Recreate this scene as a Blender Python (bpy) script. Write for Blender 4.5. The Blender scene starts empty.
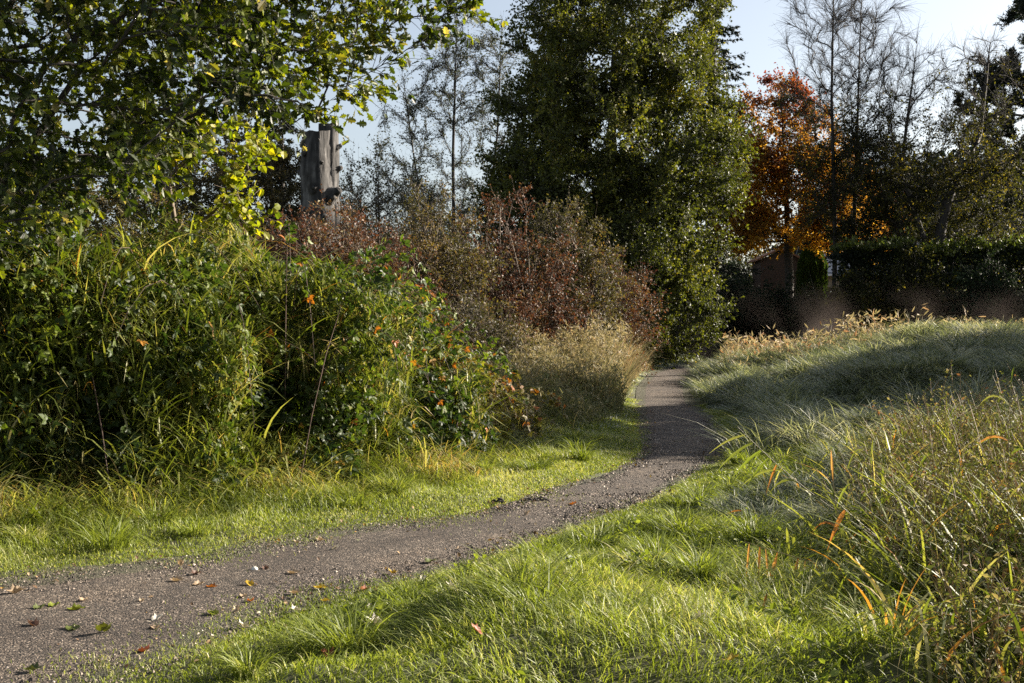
import bpy, math, random
import numpy as np

# ------------------------------------------------------------------ camera, sky, sun, exposure
scn = bpy.context.scene
R = math.radians
CAM_H, FPX, HOR = 1.6, 1138.0, 330.0
cam = bpy.data.objects.new('camera', bpy.data.cameras.new('camera'))
scn.collection.objects.link(cam)
cam.location = (0, 0, CAM_H)
cam.rotation_euler = (R(89.42), 0, 0)
cam.data.lens = 40.0
cam.data.sensor_width = 36.0
cam.data.clip_start = 0.1
cam.data.clip_end = 3000
scn.camera = cam

SUN_AZ, SUN_EL = 22.0, 23.0           # azimuth measured from +x towards +y (away from the camera)
world = bpy.data.worlds.new('World')
scn.world = world
world.use_nodes = True
wn = world.node_tree.nodes
bg = wn['Background']
sky = wn.new('ShaderNodeTexSky')
sky.sky_type = 'NISHITA'
sky.sun_disc = False
sky.sun_elevation = R(SUN_EL)
sky.sun_rotation = R(90 - SUN_AZ)
sky.air_density = 1.0
sky.dust_density = 2.0
sky.ozone_density = 1.2
hs = wn.new('ShaderNodeHueSaturation')
hs.inputs['Saturation'].default_value = 0.62
hs.inputs['Value'].default_value = 1.0
world.node_tree.links.new(sky.outputs[0], hs.inputs['Color'])
world.node_tree.links.new(hs.outputs[0], bg.inputs[0])
bg.inputs[1].default_value = 0.054

sl = bpy.data.lights.new('sun', 'SUN')
sl.energy = 5.0
sl.angle = R(0.5)
sl.color = (1.0, 0.90, 0.76)
so = bpy.data.objects.new('sun', sl)
scn.collection.objects.link(so)
so.rotation_euler = (R(90 - SUN_EL), 0, R(SUN_AZ + 90))

scn.view_settings.view_transform = 'Standard'
scn.view_settings.look = 'None'
scn.view_settings.gamma = 1
scn.view_settings.use_curve_mapping = False
scn.view_settings.exposure = 1.88

scn.render.engine = 'CYCLES'
cy = scn.cycles
cy.max_bounces = 5
cy.diffuse_bounces = 2
cy.glossy_bounces = 2
cy.transmission_bounces = 4
cy.transparent_max_bounces = 6
cy.volume_bounces = 0
cy.sample_clamp_indirect = 3
cy.use_denoising = False
try:
    cy.denoiser = 'OPENIMAGEDENOISE'
    cy.denoising_prefilter = 'ACCURATE'
except Exception:
    pass
cy.use_adaptive_sampling = False

rng = np.random.default_rng(7)
random.seed(7)


def W(px, py, d):
    """a place at distance d that the photograph shows near pixel px, py"""
    return np.array([(px - 512) / FPX * d, d, CAM_H - (py - HOR) / FPX * d])


# ------------------------------------------------------------------ noise
def _hash(i, j, k, seed):
    h = (i * 374761393 + j * 668265263 + k * 2147483647 + seed * 1274126177) & 0xffffffff
    h = ((h ^ (h >> 13)) * 1274126177) & 0xffffffff
    return ((h ^ (h >> 16)) & 0xffff) / 65535.0


def noise(P, scale=1.0, seed=0):
    Q = np.asarray(P, float)
    if Q.shape[1] == 2:
        Q = np.c_[Q, np.zeros(len(Q))]
    Q = Q / scale
    I = np.floor(Q).astype(np.int64)
    F = Q - I
    F = F * F * (3 - 2 * F)
    out = 0
    for a in (0, 1):
        for b in (0, 1):
            for c in (0, 1):
                w = (F[:, 0] if a else 1 - F[:, 0]) * (F[:, 1] if b else 1 - F[:, 1]) * (F[:, 2] if c else 1 - F[:, 2])
                out = out + w * _hash(I[:, 0] + a, I[:, 1] + b, I[:, 2] + c, seed)
    return out


def smooth(a, b, x):
    t = np.clip((x - a) / (b - a), 0, 1)
    return t * t * (3 - 2 * t)


# ------------------------------------------------------------------ the path and the ground
PL = np.array([(-9.5, 1.5), (-6.2, 4.6), (-3.2, 7.17), (-2.42, 7.56), (-1.61, 8.63), (-1.16, 9.1), (-.6, 9.53), (-.08, 10.0), (.3, 11.1),
               (1.12, 12.4), (1.75, 14.8), (2.1, 18.2), (2.5, 22.2), (3.5, 30.9), (5.1, 41.4), (7.7, 52), (11.4, 63), (17, 74), (28, 84)])
PR = np.array([(-7.2, -1.0), (-4.2, 2.6), (-1.62, 5.16), (-1.5, 6.3), (-.89, 6.98), (-.5, 7.28), (-.09, 8.17), (.3, 8.97), (1.22, 10.5),
               (1.9, 12.4), (2.6, 14.1), (3.0, 15.8), (3.45, 19.4), (3.9, 24.9), (4.75, 30.9), (6.3, 40), (8.7, 51), (12.4, 61.5), (18, 72), (28.6, 81)])


def resample(P, n):
    d = np.r_[0, np.cumsum(np.linalg.norm(np.diff(P, axis=0), axis=1))]
    t = np.linspace(0, d[-1], n)
    return np.c_[np.interp(t, d, P[:, 0]), np.interp(t, d, P[:, 1])]


def smooth_line(P, n=120, it=3):
    Q = resample(P, n)
    for _ in range(it):
        Q[1:-1] = (Q[:-2] + 2 * Q[1:-1] + Q[2:]) / 4
    return Q


PLs, PRs = smooth_line(PL), smooth_line(PR)


def seg_dist(X, L):
    """signed distance from points X to polyline L, positive on its right"""
    best = np.full(len(X), 1e9)
    sign = np.ones(len(X))
    for a, b in zip(L[:-1], L[1:]):
        ab = b - a
        t = np.clip(((X - a) @ ab) / (ab @ ab), 0, 1)
        v = X - (a + t[:, None] * ab)
        dd = np.hypot(v[:, 0], v[:, 1])
        m = dd < best
        cr = ab[0] * (X[:, 1] - a[1]) - ab[1] * (X[:, 0] - a[0])
        best[m] = dd[m]
        sign[m] = np.where(cr[m] > 0, -1, 1)
    return best * sign


NX, NY = 520, 620
GX0, GX1, GY0, GY1 = -70.0, 90.0, -6.0, 130.0
_u = np.linspace(-1, 1, NX)
gx = np.sign(_u) * np.abs(_u) ** 2.2
gx = np.where(gx < 0, gx * 70, gx * 90)
gy = GY0 + (GY1 - GY0) * np.linspace(0, 1, NY) ** 2.0
XX, YY = np.meshgrid(gx, gy, indexing='ij')
XY = np.c_[XX.ravel(), YY.ravel()]
DL = seg_dist(XY, PLs)       # >0: right of the left edge
DR = seg_dist(XY, PRs)       # >0: right of the right edge


def height_raw(X, dl, dr):
    x, y = X[:, 0], X[:, 1]
    s_l = np.maximum(-dl, 0)
    s_r = np.maximum(dr, 0)
    h = 0.05 * smooth(0, .5, s_l) + 0.40 * smooth(2.6, 6.5, s_l) * (1 - smooth(40, 60, y))
    h += 0.05 * smooth(0, .4, s_r)
    h += 0.16 * smooth(.4, 2.2, s_r) * (noise(X, 1.3, 3))
    h -= 0.30 * np.exp(-((s_r - 2.0) / .55) ** 2) * smooth(15, 19, y) * (1 - smooth(28, 36, y))
    h += 0.55 * smooth(1.8, 5.5, s_r) * smooth(13, 24, y) * (1 - .75 * smooth(30, 46, y))
    h += 0.32 * smooth(.35, 1.1, s_r - .5 * noise(X, 3, 9)) * smooth(17, 21, y) * (1 - smooth(38, 48, y))
    h += 2.6 * smooth(62, 92, y) + 5 * smooth(90, 130, y)
    h += 0.30 * smooth(.35, 1.3, s_r) * np.clip(noise(X, .75, 10) - .35, 0, 1) * (1 - smooth(16, 24, y))
    h += 1.0 * smooth(.8, 2.5, s_r) * np.clip(noise(X, 2.2, 12) - .45, 0, 1) * smooth(16, 22, y) * (1 - smooth(44, 52, y))
    off = np.minimum(np.maximum(s_l, s_r), 1)
    h += off * (0.10 * (noise(X, .8, 5) - .5) + .05 * (noise(X, .3, 6) - .5))
    h += (1 - off) * (0.015 * (noise(X, .5, 7) - .5))
    return h


HH = height_raw(XY, DL, DR).reshape(NX, NY)
DLg, DRg = DL.reshape(NX, NY), DR.reshape(NX, NY)


def _bil(G, x, y):
    i = np.clip(np.searchsorted(gx, x) - 1, 0, NX - 2)
    j = np.clip(np.searchsorted(gy, y) - 1, 0, NY - 2)
    fx = np.clip((x - gx[i]) / (gx[i + 1] - gx[i]), 0, 1)
    fy = np.clip((y - gy[j]) / (gy[j + 1] - gy[j]), 0, 1)
    return (G[i, j] * (1 - fx) * (1 - fy) + G[i + 1, j] * fx * (1 - fy) + G[i, j + 1] * (1 - fx) * fy + G[i + 1, j + 1] * fx * fy)


def hz(x, y):
    return _bil(HH, np.atleast_1d(np.asarray(x, float)), np.atleast_1d(np.asarray(y, float)))


def h1(x, y):
    return float(hz(x, y)[0])


# ------------------------------------------------------------------ materials
def rgb(c):
    return (c[0], c[1], c[2], 1)


def ramp(nt, stops, fac):
    r = nt.nodes.new('ShaderNodeValToRGB')
    el = r.color_ramp.elements
    while len(el) < len(stops):
        el.new(0.5)
    for e, (p, c) in zip(el, stops):
        e.position = p
        e.color = rgb(c)
    nt.links.new(fac, r.inputs[0])
    return r.outputs[0]


def new_mat(name):
    m = bpy.data.materials.new(name)
    m.use_nodes = True
    nt = m.node_tree
    p = nt.nodes['Principled BSDF']
    return m, nt, p


def leaf_mat(name, stops, trans=.4, rough=.5, spec=.5, tgain=(1.35, 1.5, .7)):
    m, nt, p = new_mat(name)
    stops = [(q_, tuple(.78 * v_ for v_ in c_)) for q_, c_ in stops]
    at = nt.nodes.new('ShaderNodeAttribute')
    at.attribute_name = 'tint'
    col = ramp(nt, stops, at.outputs['Fac'])
    nt.links.new(col, p.inputs['Base Color'])
    p.inputs['Roughness'].default_value = rough
    p.inputs['Specular IOR Level'].default_value = spec
    tr = nt.nodes.new('ShaderNodeBsdfTranslucent')
    mul = nt.nodes.new('ShaderNodeMixRGB')
    mul.blend_type = 'MULTIPLY'
    mul.inputs[0].default_value = 1
    mul.inputs[2].default_value = rgb(tgain)
    nt.links.new(col, mul.inputs[1])
    nt.links.new(mul.outputs[0], tr.inputs['Color'])
    mx = nt.nodes.new('ShaderNodeMixShader')
    mx.inputs[0].default_value = trans
    nt.links.new(p.outputs[0], mx.inputs[1])
    nt.links.new(tr.outputs[0], mx.inputs[2])
    nt.links.new(mx.outputs[0], nt.nodes['Material Output'].inputs[0])
    return m


def bark_mat(name, c1, c2, scale=18, rough=.85, bump=.4, stretch=.25):
    m, nt, p = new_mat(name)
    tc = nt.nodes.new('ShaderNodeTexCoord')
    mp = nt.nodes.new('ShaderNodeMapping')
    mp.inputs['Scale'].default_value = (1, 1, stretch)
    nt.links.new(tc.outputs['Object'], mp.inputs[0])
    n = nt.nodes.new('ShaderNodeTexNoise')
    n.inputs['Scale'].default_value = scale
    n.inputs['Detail'].default_value = 6
    nt.links.new(mp.outputs[0], n.inputs[0])
    nt.links.new(ramp(nt, [(.3, c1), (.7, c2)], n.outputs[0]), p.inputs['Base Color'])
    b = nt.nodes.new('ShaderNodeBump')
    b.inputs['Strength'].default_value = bump
    b.inputs['Distance'].default_value = .03
    nt.links.new(n.outputs[0], b.inputs['Height'])
    nt.links.new(b.outputs[0], p.inputs['Normal'])
    p.inputs['Roughness'].default_value = rough
    return m


# ------------------------------------------------------------------ mesh helpers
def link(o, parent=None):
    scn.collection.objects.link(o)
    if parent is not None:
        o.parent = parent
    return o


def np_mesh(name, V, loops, sizes, tint=None, smooth_=False):
    me = bpy.data.meshes.new(name)
    V = np.ascontiguousarray(V, dtype=np.float32)
    me.vertices.add(len(V))
    me.vertices.foreach_set('co', V.ravel())
    loops = np.ascontiguousarray(loops, dtype=np.int32)
    sizes = np.ascontiguousarray(sizes, dtype=np.int32)
    me.loops.add(len(loops))
    me.loops.foreach_set('vertex_index', loops)
    me.polygons.add(len(sizes))
    st = np.zeros(len(sizes), np.int32)
    st[1:] = np.cumsum(sizes)[:-1]
    me.polygons.foreach_set('loop_start', st)
    me.polygons.foreach_set('loop_total', sizes)
    me.polygons.foreach_set('use_smooth', np.full(len(sizes), bool(smooth_)))
    if tint is not None:
        a = me.attributes.new('tint', 'FLOAT', 'POINT')
        a.data.foreach_set('value', np.ascontiguousarray(tint, dtype=np.float32))
    me.update(calc_edges=True)
    return me


class Geo:
    """collects pieces and links them as ONE mesh object"""
    def __init__(s):
        s.V, s.L, s.S, s.T, s.n = [], [], [], [], 0

    def add(s, V, loops, sizes, tint=None):
        V = np.asarray(V, float).reshape(-1, 3)
        s.V.append(V)
        s.L.append(np.asarray(loops).ravel() + s.n)
        s.S.append(np.asarray(sizes).ravel())
        s.T.append(np.zeros(len(V)) if tint is None else np.broadcast_to(tint, (len(V),)))
        s.n += len(V)

    def merge(s, V, L, S, T):
        s.add(V, L, S, T)

    def build(s, name, mat, parent=None, smooth_=False, origin=None):
        V = np.concatenate(s.V) if s.V else np.zeros((0, 3))
        if origin is not None:
            V = V - np.asarray(origin)
        me = np_mesh(name, V, np.concatenate(s.L), np.concatenate(s.S), np.concatenate(s.T), smooth_)
        me.materials.append(mat)
        return link(bpy.data.objects.new(name, me), parent)


def tag(o, label=None, cat=None, group=None, kind=None):
    if label: o['label'] = label
    if cat: o['category'] = cat
    if group: o['group'] = group
    if kind: o['kind'] = kind
    return o


def empty(name, loc, label, cat, group=None):
    o = bpy.data.objects.new(name, None)
    o.location = tuple(float(c) for c in loc)
    link(o)
    return tag(o, label, cat, group)


def norm(v):
    return v / np.maximum(np.linalg.norm(v, axis=-1, keepdims=True), 1e-9)


def rand_unit(n):
    return norm(rng.normal(size=(n, 3)))


# leaf shapes: x across, y along, z up; (verts, list of polygons)
T_RHOMB = (np.array([(0, 0, 0), (-.33, .45, .10), (0, 1, -.08), (.33, .45, .10)]), [(0, 3, 2, 1)])
T_LEAF = (np.array([(0, 0, 0), (-.30, .28, .08), (-.27, .66, .05), (0, 1, -.12), (.27, .66, .05), (.30, .28, .08), (0, .5, -.02)]),
          [(0, 6, 2, 1), (6, 3, 2), (0, 5, 4, 6), (6, 4, 3)])
T_OAK = (np.array([(0, 0, 0), (.14, .18, .02), (.10, .28, .02), (.34, .40, .07), (.20, .50, .04), (.40, .66, .08), (.20, .74, .03), (.18, .92, 0), (0, 1.02, -.08),
                   (-.18, .92, 0), (-.20, .74, .03), (-.40, .66, .08), (-.20, .50, .04), (-.34, .40, .07), (-.10, .28, .02), (-.14, .18, .02), (0, .5, -.03)]),
         [(0, 1, 2, 16), (2, 3, 4, 16), (4, 5, 6, 16), (6, 7, 8, 16), (8, 9, 10, 16), (10, 11, 12, 16), (12, 13, 14, 16), (14, 15, 0, 16)])
T_MAPLE = (np.array([(0, 0, 0), (.28, -.05, .03), (.22, .18, .02), (.55, .42, .08), (.24, .48, .03), (.2, .7, .02), (0, 1, -.08), (-.2, .7, .02), (-.24, .48, .03),
                     (-.55, .42, .08), (-.22, .18, .02), (-.28, -.05, .03), (0, .4, -.02)]),
           [(0, 1, 2, 12), (2, 3, 4, 12), (4, 5, 6, 12), (6, 7, 8, 12), (8, 9, 10, 12), (10, 11, 0, 12)])
T_NEEDLE = (np.array([(-.07, 0, 0), (.07, 0, 0), (.10, .5, .03), (0, 1, 0), (-.10, .5, -.03)]), [(0, 1, 2, 3, 4)])


def _tri(T):
    """three leaflets, as on a bramble"""
    V, P = T
    VV, PP = [], []
    for k, (a, s, oy) in enumerate(((0, 1, .35), (1.15, .8, .25), (-1.15, .8, .25))):
        c, sn = math.cos(a), math.sin(a)
        Q = V * s
        Q = np.c_[Q[:, 0] * c + Q[:, 1] * sn, -Q[:, 0] * sn + Q[:, 1] * c + oy, Q[:, 2]]
        PP += [tuple(i + k * len(V) for i in p) for p in P]
        VV.append(Q)
    return np.concatenate(VV), PP


T_TRI = _tri(T_LEAF)


def scatter(G, T, P, size, tint, out=None, bias=.6, droop=.25, up=.5, wid=1.0):
    """leaves of template T at points P"""
    V0, polys = T
    n, k = len(P), len(V0)
    if n == 0:
        return
    o = rand_unit(n) if out is None else norm(rand_unit(n) + bias * out)
    a = norm(o + np.array([0, 0, -droop]))
    r = rand_unit(n) + np.array([0, 0, up])
    nn = norm(r - (r * a).sum(1)[:, None] * a)
    b = np.cross(a, nn)
    s = np.broadcast_to(size, (n,))[:, None, None]
    V = (V0[None, :, 0:1] * b[:, None] * wid + V0[None, :, 1:2] * a[:, None] + V0[None, :, 2:3] * nn[:, None]) * s + P[:, None]
    lp = np.concatenate([np.array(p) for p in polys])
    sz = np.array([len(p) for p in polys])
    L = (lp[None] + (np.arange(n) * k)[:, None]).ravel()
    G.add(V.reshape(-1, 3), L, np.tile(sz, n), np.repeat(np.broadcast_to(tint, (n,)), k))


def blades(G, P, H, Wd, az, lean, droop, tint, nseg=3):
    """curved grass blades: root P, height H, width Wd, leaning towards az"""
    n = len(P)
    H, Wd, lean, droop = [np.broadcast_to(v, (n,)) for v in (H, Wd, lean, droop)]
    d = np.c_[np.cos(az), np.sin(az), np.zeros(n)]
    sd = az + rng.uniform(-1.2, 1.2, n) + math.pi / 2
    s = np.c_[np.cos(sd), np.sin(sd), np.zeros(n)]
    t = np.linspace(0, 1, nseg + 1)
    hor = (H * lean)[:, None] * t ** 1.7
    ver = H[:, None] * (t - droop[:, None] * t ** 2.6)
    C = P[:, None] + d[:, None] * hor[..., None]
    C[..., 2] += ver
    w = (Wd[:, None] * .5) * np.array([.8] + [1.0 - .55 * (i / nseg) ** 2 for i in range(1, nseg)] + [0.0])
    m = nseg * 2 + 1
    V = np.empty((n, m, 3))
    for i in range(nseg):
        V[:, 2 * i] = C[:, i] - s * w[:, i:i + 1]
        V[:, 2 * i + 1] = C[:, i] + s * w[:, i:i + 1]
    V[:, -1] = C[:, -1]
    polys, sz = [], []
    for i in range(nseg - 1):
        polys += [2 * i, 2 * i + 1, 2 * i + 3, 2 * i + 2]
        sz.append(4)
    polys += [2 * nseg - 2, 2 * nseg - 1, 2 * nseg]
    sz.append(3)
    L = (np.array(polys)[None] + (np.arange(n) * m)[:, None]).ravel()
    G.add(V.reshape(-1, 3), L, np.tile(sz, n), np.repeat(np.broadcast_to(tint, (n,)), m))


def tube_batch(G, P, Rr, k=3, tint=0.0):
    """N tubes of m points each: P (N,m,3), Rr (N,m)"""
    n, m, _ = P.shape
    if n == 0:
        return
    D = np.gradient(P, axis=1)
    D = norm(D)
    ref = np.where(np.abs(D[:, :, 2:3]) > .9, np.array([1., 0, 0]), np.array([0, 0, 1.]))
    A = norm(np.cross(D, ref))
    B = np.cross(D, A)
    th = np.arange(k) * 2 * math.pi / k
    V = P[:, :, None] + Rr[:, :, None, None] * (A[:, :, None] * np.cos(th)[None, None, :, None] + B[:, :, None] * np.sin(th)[None, None, :, None])
    V = V.reshape(n, m * k, 3)
    q = []
    for i in range(m - 1):
        for j in range(k):
            j2 = (j + 1) % k
            q.append((i * k + j, i * k + j2, (i + 1) * k + j2, (i + 1) * k + j))
    q = np.array(q)
    L = (q.ravel()[None] + (np.arange(n) * m * k)[:, None]).ravel()
    G.add(V.reshape(-1, 3), L, np.full(n * len(q), 4), tint)


def tube(G, pts, rad, k=6, tint=0.0, cap=False):
    pts = np.asarray(pts, float)
    rad = np.broadcast_to(rad, (len(pts),))
    tube_batch(G, pts[None], rad[None].astype(float), k, tint)
    if cap:
        n = len(pts)
        G.add(np.zeros((0, 3)), [], [])
        base = G.n - n * k
        G.L.append(np.arange(k) + base + (n - 1) * k)
        G.S.append(np.array([k]))


def bez(a, c, b, n):
    t = np.linspace(0, 1, n)[:, None]
    return (1 - t) ** 2 * np.asarray(a) + 2 * t * (1 - t) * np.asarray(c) + t * t * np.asarray(b)


# ------------------------------------------------------------------ trees
def skeleton(trunk, trunk_r, targets, tip_r=.012, step=.5, rise=.45, jit=.12, lo=0.15):
    """trunk: polyline; targets: crown points, each joined by a curved limb to the wood already there"""
    tr = np.asarray(trunk, float)
    dd = np.r_[0, np.cumsum(np.linalg.norm(np.diff(tr, axis=0), axis=1))]
    nt_ = max(4, int(dd[-1] / step))
    tt = np.linspace(0, dd[-1], nt_)
    N = [np.array([np.interp(t, dd, tr[:, i]) for i in range(3)]) for t in tt]
    par = [-1] + list(range(nt_ - 1))
    cap = 60000
    A = np.zeros((cap, 3))
    A[:nt_] = N
    n = nt_
    ok = np.zeros(cap, bool)
    ok[int(nt_ * lo):nt_] = True
    dt = np.min(np.linalg.norm(targets[:, None] - A[None, :nt_], axis=2), axis=1)
    order = np.argsort(dt)
    par = list(par)
    for q in order:
        t = targets[q]
        idx = np.nonzero(ok[:n])[0]
        v = t - A[idx]
        hor = np.hypot(v[:, 0], v[:, 1])
        dist = np.linalg.norm(v, axis=1)
        cost = dist + 1.2 * np.maximum(0, rise * hor - v[:, 2])
        i = idx[np.argmin(cost)]
        a = A[i]
        L = np.linalg.norm(t - a)
        if L < step * .3:
            continue
        p = par[i]
        dirn = norm((a - A[p]) if p >= 0 else np.array([0, 0, 1.]))
        c = a + (dirn * .5 + norm(t - a) * .7) * L * .42 + rng.normal(size=3) * jit * L * .3
        m = max(2, int(L / step) + 1)
        pts = bez(a, c, t, m + 1)[1:]
        last = i
        for s_ in pts:
            if n >= cap: break
            A[n] = s_ + rng.normal(size=3) * jit * step * .25
            ok[n] = True
            par.append(last)
            last = n
            n += 1
    A = A[:n]
    par = np.array(par[:n])
    cnt = np.zeros(n)
    haschild = np.zeros(n, bool)
    haschild[par[par >= 0]] = True
    cnt[~haschild] = 1
    for i in range(n - 1, 0, -1):
        cnt[par[i]] += cnt[i]
    tot = max(cnt[0], 2)
    p = math.log(tot) / math.log(max(trunk_r / tip_r, 1.5))
    rad = tip_r * np.maximum(cnt, 1) ** (1 / p)
    # keep a taper along the bare trunk
    for i in range(nt_):
        rad[i] *= 1 + .25 * (1 - i / nt_) ** 6
    heavy = {}
    for i in range(1, n):
        q = par[i]
        if q not in heavy or cnt[i] > cnt[heavy[q]]:
            heavy[q] = i
    chains = []
    for i in range(n):
        if i == 0 or heavy.get(par[i]) != i:
            ch = [par[i]] if i > 0 else []
            j = i
            while True:
                ch.append(j)
                if j not in heavy: break
                j = heavy[j]
            chains.append(ch)
    return A, par, rad, cnt, chains


def wood(G, A, rad, chains, k=6, kmin=4):
    for ch in chains:
        if len(ch) < 2: continue
        P = A[ch]
        r = rad[ch].copy()
        if ch[0] != 0:
            r[0] = min(r[0], r[1] * 1.15)
        r[-1] *= .6
        tube(G, P, r, k if r.max() > .05 else kmin)


def twigs(A, par, rad, n, L, maxr=.04, up=.2, m=4, grav=0.0, spread=.9):
    """fine twigs springing from the thin wood: returns (N,m,3)"""
    idx = np.nonzero((rad < maxr) & (par >= 0))[0]
    i = rng.choice(idx, n)
    f = rng.random(n)[:, None]
    a = A[i] * f + A[par[i]] * (1 - f)
    d = norm(A[i] - A[par[i]])
    d = norm(d + spread * rand_unit(n) + np.array([0, 0, up]))
    LL = L * rng.uniform(.5, 1.3, n)
    t = np.linspace(0, 1, m)
    bend = rand_unit(n) * .25 + np.array([0, 0, -grav])
    P = a[:, None] + d[:, None] * (LL[:, None] * t)[..., None] + bend[:, None] * (LL[:, None] * t ** 2)[..., None]
    return P, d


def on_twigs(P, n, lo=.15):
    """n random places along the twigs, and the direction there"""
    N, m, _ = P.shape
    i = rng.integers(0, N, n)
    t = rng.uniform(lo, 1, n) * (m - 1)
    j = np.minimum(t.astype(int), m - 2)
    f = (t - j)[:, None]
    a, b = P[i, j], P[i, j + 1]
    return a * (1 - f) + b * f, norm(b - a)


def ell(n, specs, shell=.5, nz=None, thr=.0, zmin=None):
    """points in a union of ellipsoids (cx,cy,cz,rx,ry,rz,weight)"""
    out = []
    w = np.array([s[6] if len(s) > 6 else s[3] * s[4] * s[5] for s in specs], float)
    w /= w.sum()
    tot = 0
    while tot < n:
        c = rng.choice(len(specs), n, p=w)
        S = np.array([s[:6] for s in specs])[c]
        r = rng.random(n) ** (1 / 3)
        r = np.where(rng.random(n) < shell, .75 + .25 * rng.random(n), r)
        P = S[:, :3] + rand_unit(n) * r[:, None] * S[:, 3:]
        if nz:
            P = P[noise(P, nz, 11) > thr]
        if zmin is not None:
            P = P[P[:, 2] > zmin]
        out.append(P)
        tot += len(P)
    return np.concatenate(out)[:n]


def make_tree(name, base, label, cat, bark, leafm, trunk, trunk_r, specs, n_tips, n_twigs, twig_L, n_leaves, leaf_T, leaf_s,
              group=None, shell=.5, nz=None, thr=.35, rise=.45, grav=0., up=.2, tint=None, tip_r=.012, twig_r=.005, step=.5, lo=.15,
              maxr=.045, leaf_box=None, droop=.25, jit=.12, spread=.9, tw_k=3, leaf_filter=None, extra_trunks=(), clump=.8, zmin=None, lbias=.6):
    base = np.array([base[0], base[1], h1(base[0], base[1]) - .05])
    root = empty(name, base, label, cat, group)
    tg = ell(n_tips, specs, shell, nz, thr, zmin)
    Gt, Gb, Gl = Geo(), Geo(), Geo()
    trunks = [(trunk, trunk_r)] + list(extra_trunks)
    parts = np.array_split(rng.permutation(len(tg)), 1) if len(trunks) == 1 else None
    if parts is None:
        # each target goes to its nearest trunk
        best = []
        for (tk, _) in trunks:
            tk = np.asarray(tk, float) + base
            q = resample3(tk, 30)
            best.append(np.min(np.linalg.norm(tg[:, None] + base - q[None], axis=2), axis=1))
        own = np.argmin(np.array(best), axis=0)
        parts = [np.nonzero(own == i)[0] for i in range(len(trunks))]
    TW = []
    for (tk, r0), ids in zip(trunks, parts):
        if len(ids) < 3: continue
        A, par, rad, cnt, chains = skeleton(np.asarray(tk, float), r0, tg[ids], tip_r, step, rise, jit, lo)
        # first chain is the trunk, the rest are limbs
        wood(Gt, A, rad, chains[:1], 10)
        wood(Gb, A, rad, chains[1:], 6)
        P, d = twigs(A, par, rad, int(n_twigs * len(ids) / len(tg)), twig_L, maxr, up, 4, grav, spread)
        TW.append(P)
    P = np.concatenate(TW)
    tube_batch(Gb, P, np.linspace(twig_r, twig_r * .4, 4)[None] * np.ones((len(P), 1)), tw_k)
    Gt.build('trunk', bark, root, True)
    Gb.build('branches', bark, root, True)
    if n_leaves:
        Q, dd = on_twigs(P, n_leaves)
        keep = np.ones(len(Q), bool)
        if leaf_filter is not None:
            keep = leaf_filter(Q)
        Q, dd = Q[keep], dd[keep]
        nn_ = noise(Q, clump, 21)
        tn = np.clip(.5 + (nn_ - .5) * .9 + rng.normal(0, .2, len(Q)), 0, 1) if tint is None else np.clip(tint(Q, nn_), 0, 1)
        s = leaf_s * rng.uniform(.65, 1.25, len(Q))
        scatter(Gl, leaf_T, Q, s, tn, dd, lbias, droop)
        Gl.build('foliage', leafm, root)
    return root


def resample3(P, n):
    d = np.r_[0, np.cumsum(np.linalg.norm(np.diff(P, axis=0), axis=1))]
    t = np.linspace(0, d[-1], n)
    return np.c_[np.interp(t, d, P[:, 0]), np.interp(t, d, P[:, 1]), np.interp(t, d, P[:, 2])]


# ================================================================== GROUND
def ground():
    V = np.c_[XY, HH.ravel()]
    i, j = np.meshgrid(np.arange(NX - 1), np.arange(NY - 1), indexing='ij')
    a = (i * NY + j).ravel()
    F = np.c_[a, a + NY, a + NY + 1, a + 1]
    # the far skirt, out to the horizon
    V[:, 2] -= 0.0
    s = np.clip(np.minimum(DL, -DR), -3, 3)         # >0 inside the path
    me = np_mesh('ground', V, F.ravel(), np.full(len(F), 4), s, True)
    m, nt, p = new_mat('ground_earth')
    tc = nt.nodes.new('ShaderNodeTexCoord')
    n = nt.nodes.new('ShaderNodeTexNoise')
    n.inputs['Scale'].default_value = 3.0
    n.inputs['Detail'].default_value = 8
    nt.links.new(tc.outputs['Object'], n.inputs[0])
    c = ramp(nt, [(.3, (.035, .030, .016)), (.5, (.055, .060, .020)), (.7, (.075, .085, .028))], n.outputs[0])
    nt.links.new(c, p.inputs['Base Color'])
    p.inputs['Roughness'].default_value = .95
    b = nt.nodes.new('ShaderNodeBump')
    b.inputs['Distance'].default_value = .05
    nt.links.new(n.outputs[0], b.inputs['Height'])
    nt.links.new(b.outputs[0], p.inputs['Normal'])
    me.materials.append(m)
    tag(link(bpy.data.objects.new('ground', me)), 'grassy ground rising into a bank left of the path', kind='structure')


ground()

# far land out to the horizon
G = Geo()
ring = [(-1500, -60), (1500, -60), (1500, 1800), (-1500, 1800)]
inner = [(-66, -5), (86, -5), (86, 128), (-66, 128)]
Vr = [(x, y, -.6) for x, y in ring] + [(x, y, -.6) for x, y in inner]
G.add(Vr, [0, 1, 5, 4, 1, 2, 6, 5, 2, 3, 7, 6, 3, 0, 4, 7], [4] * 4)
M_FAR, nt, p = new_mat('far_field')
p.inputs['Base Color'].default_value = rgb((.05, .06, .025))
p.inputs['Roughness'].default_value = 1
tag(G.build('terrain', M_FAR), 'flat land beyond the meadow', kind='structure')


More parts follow.
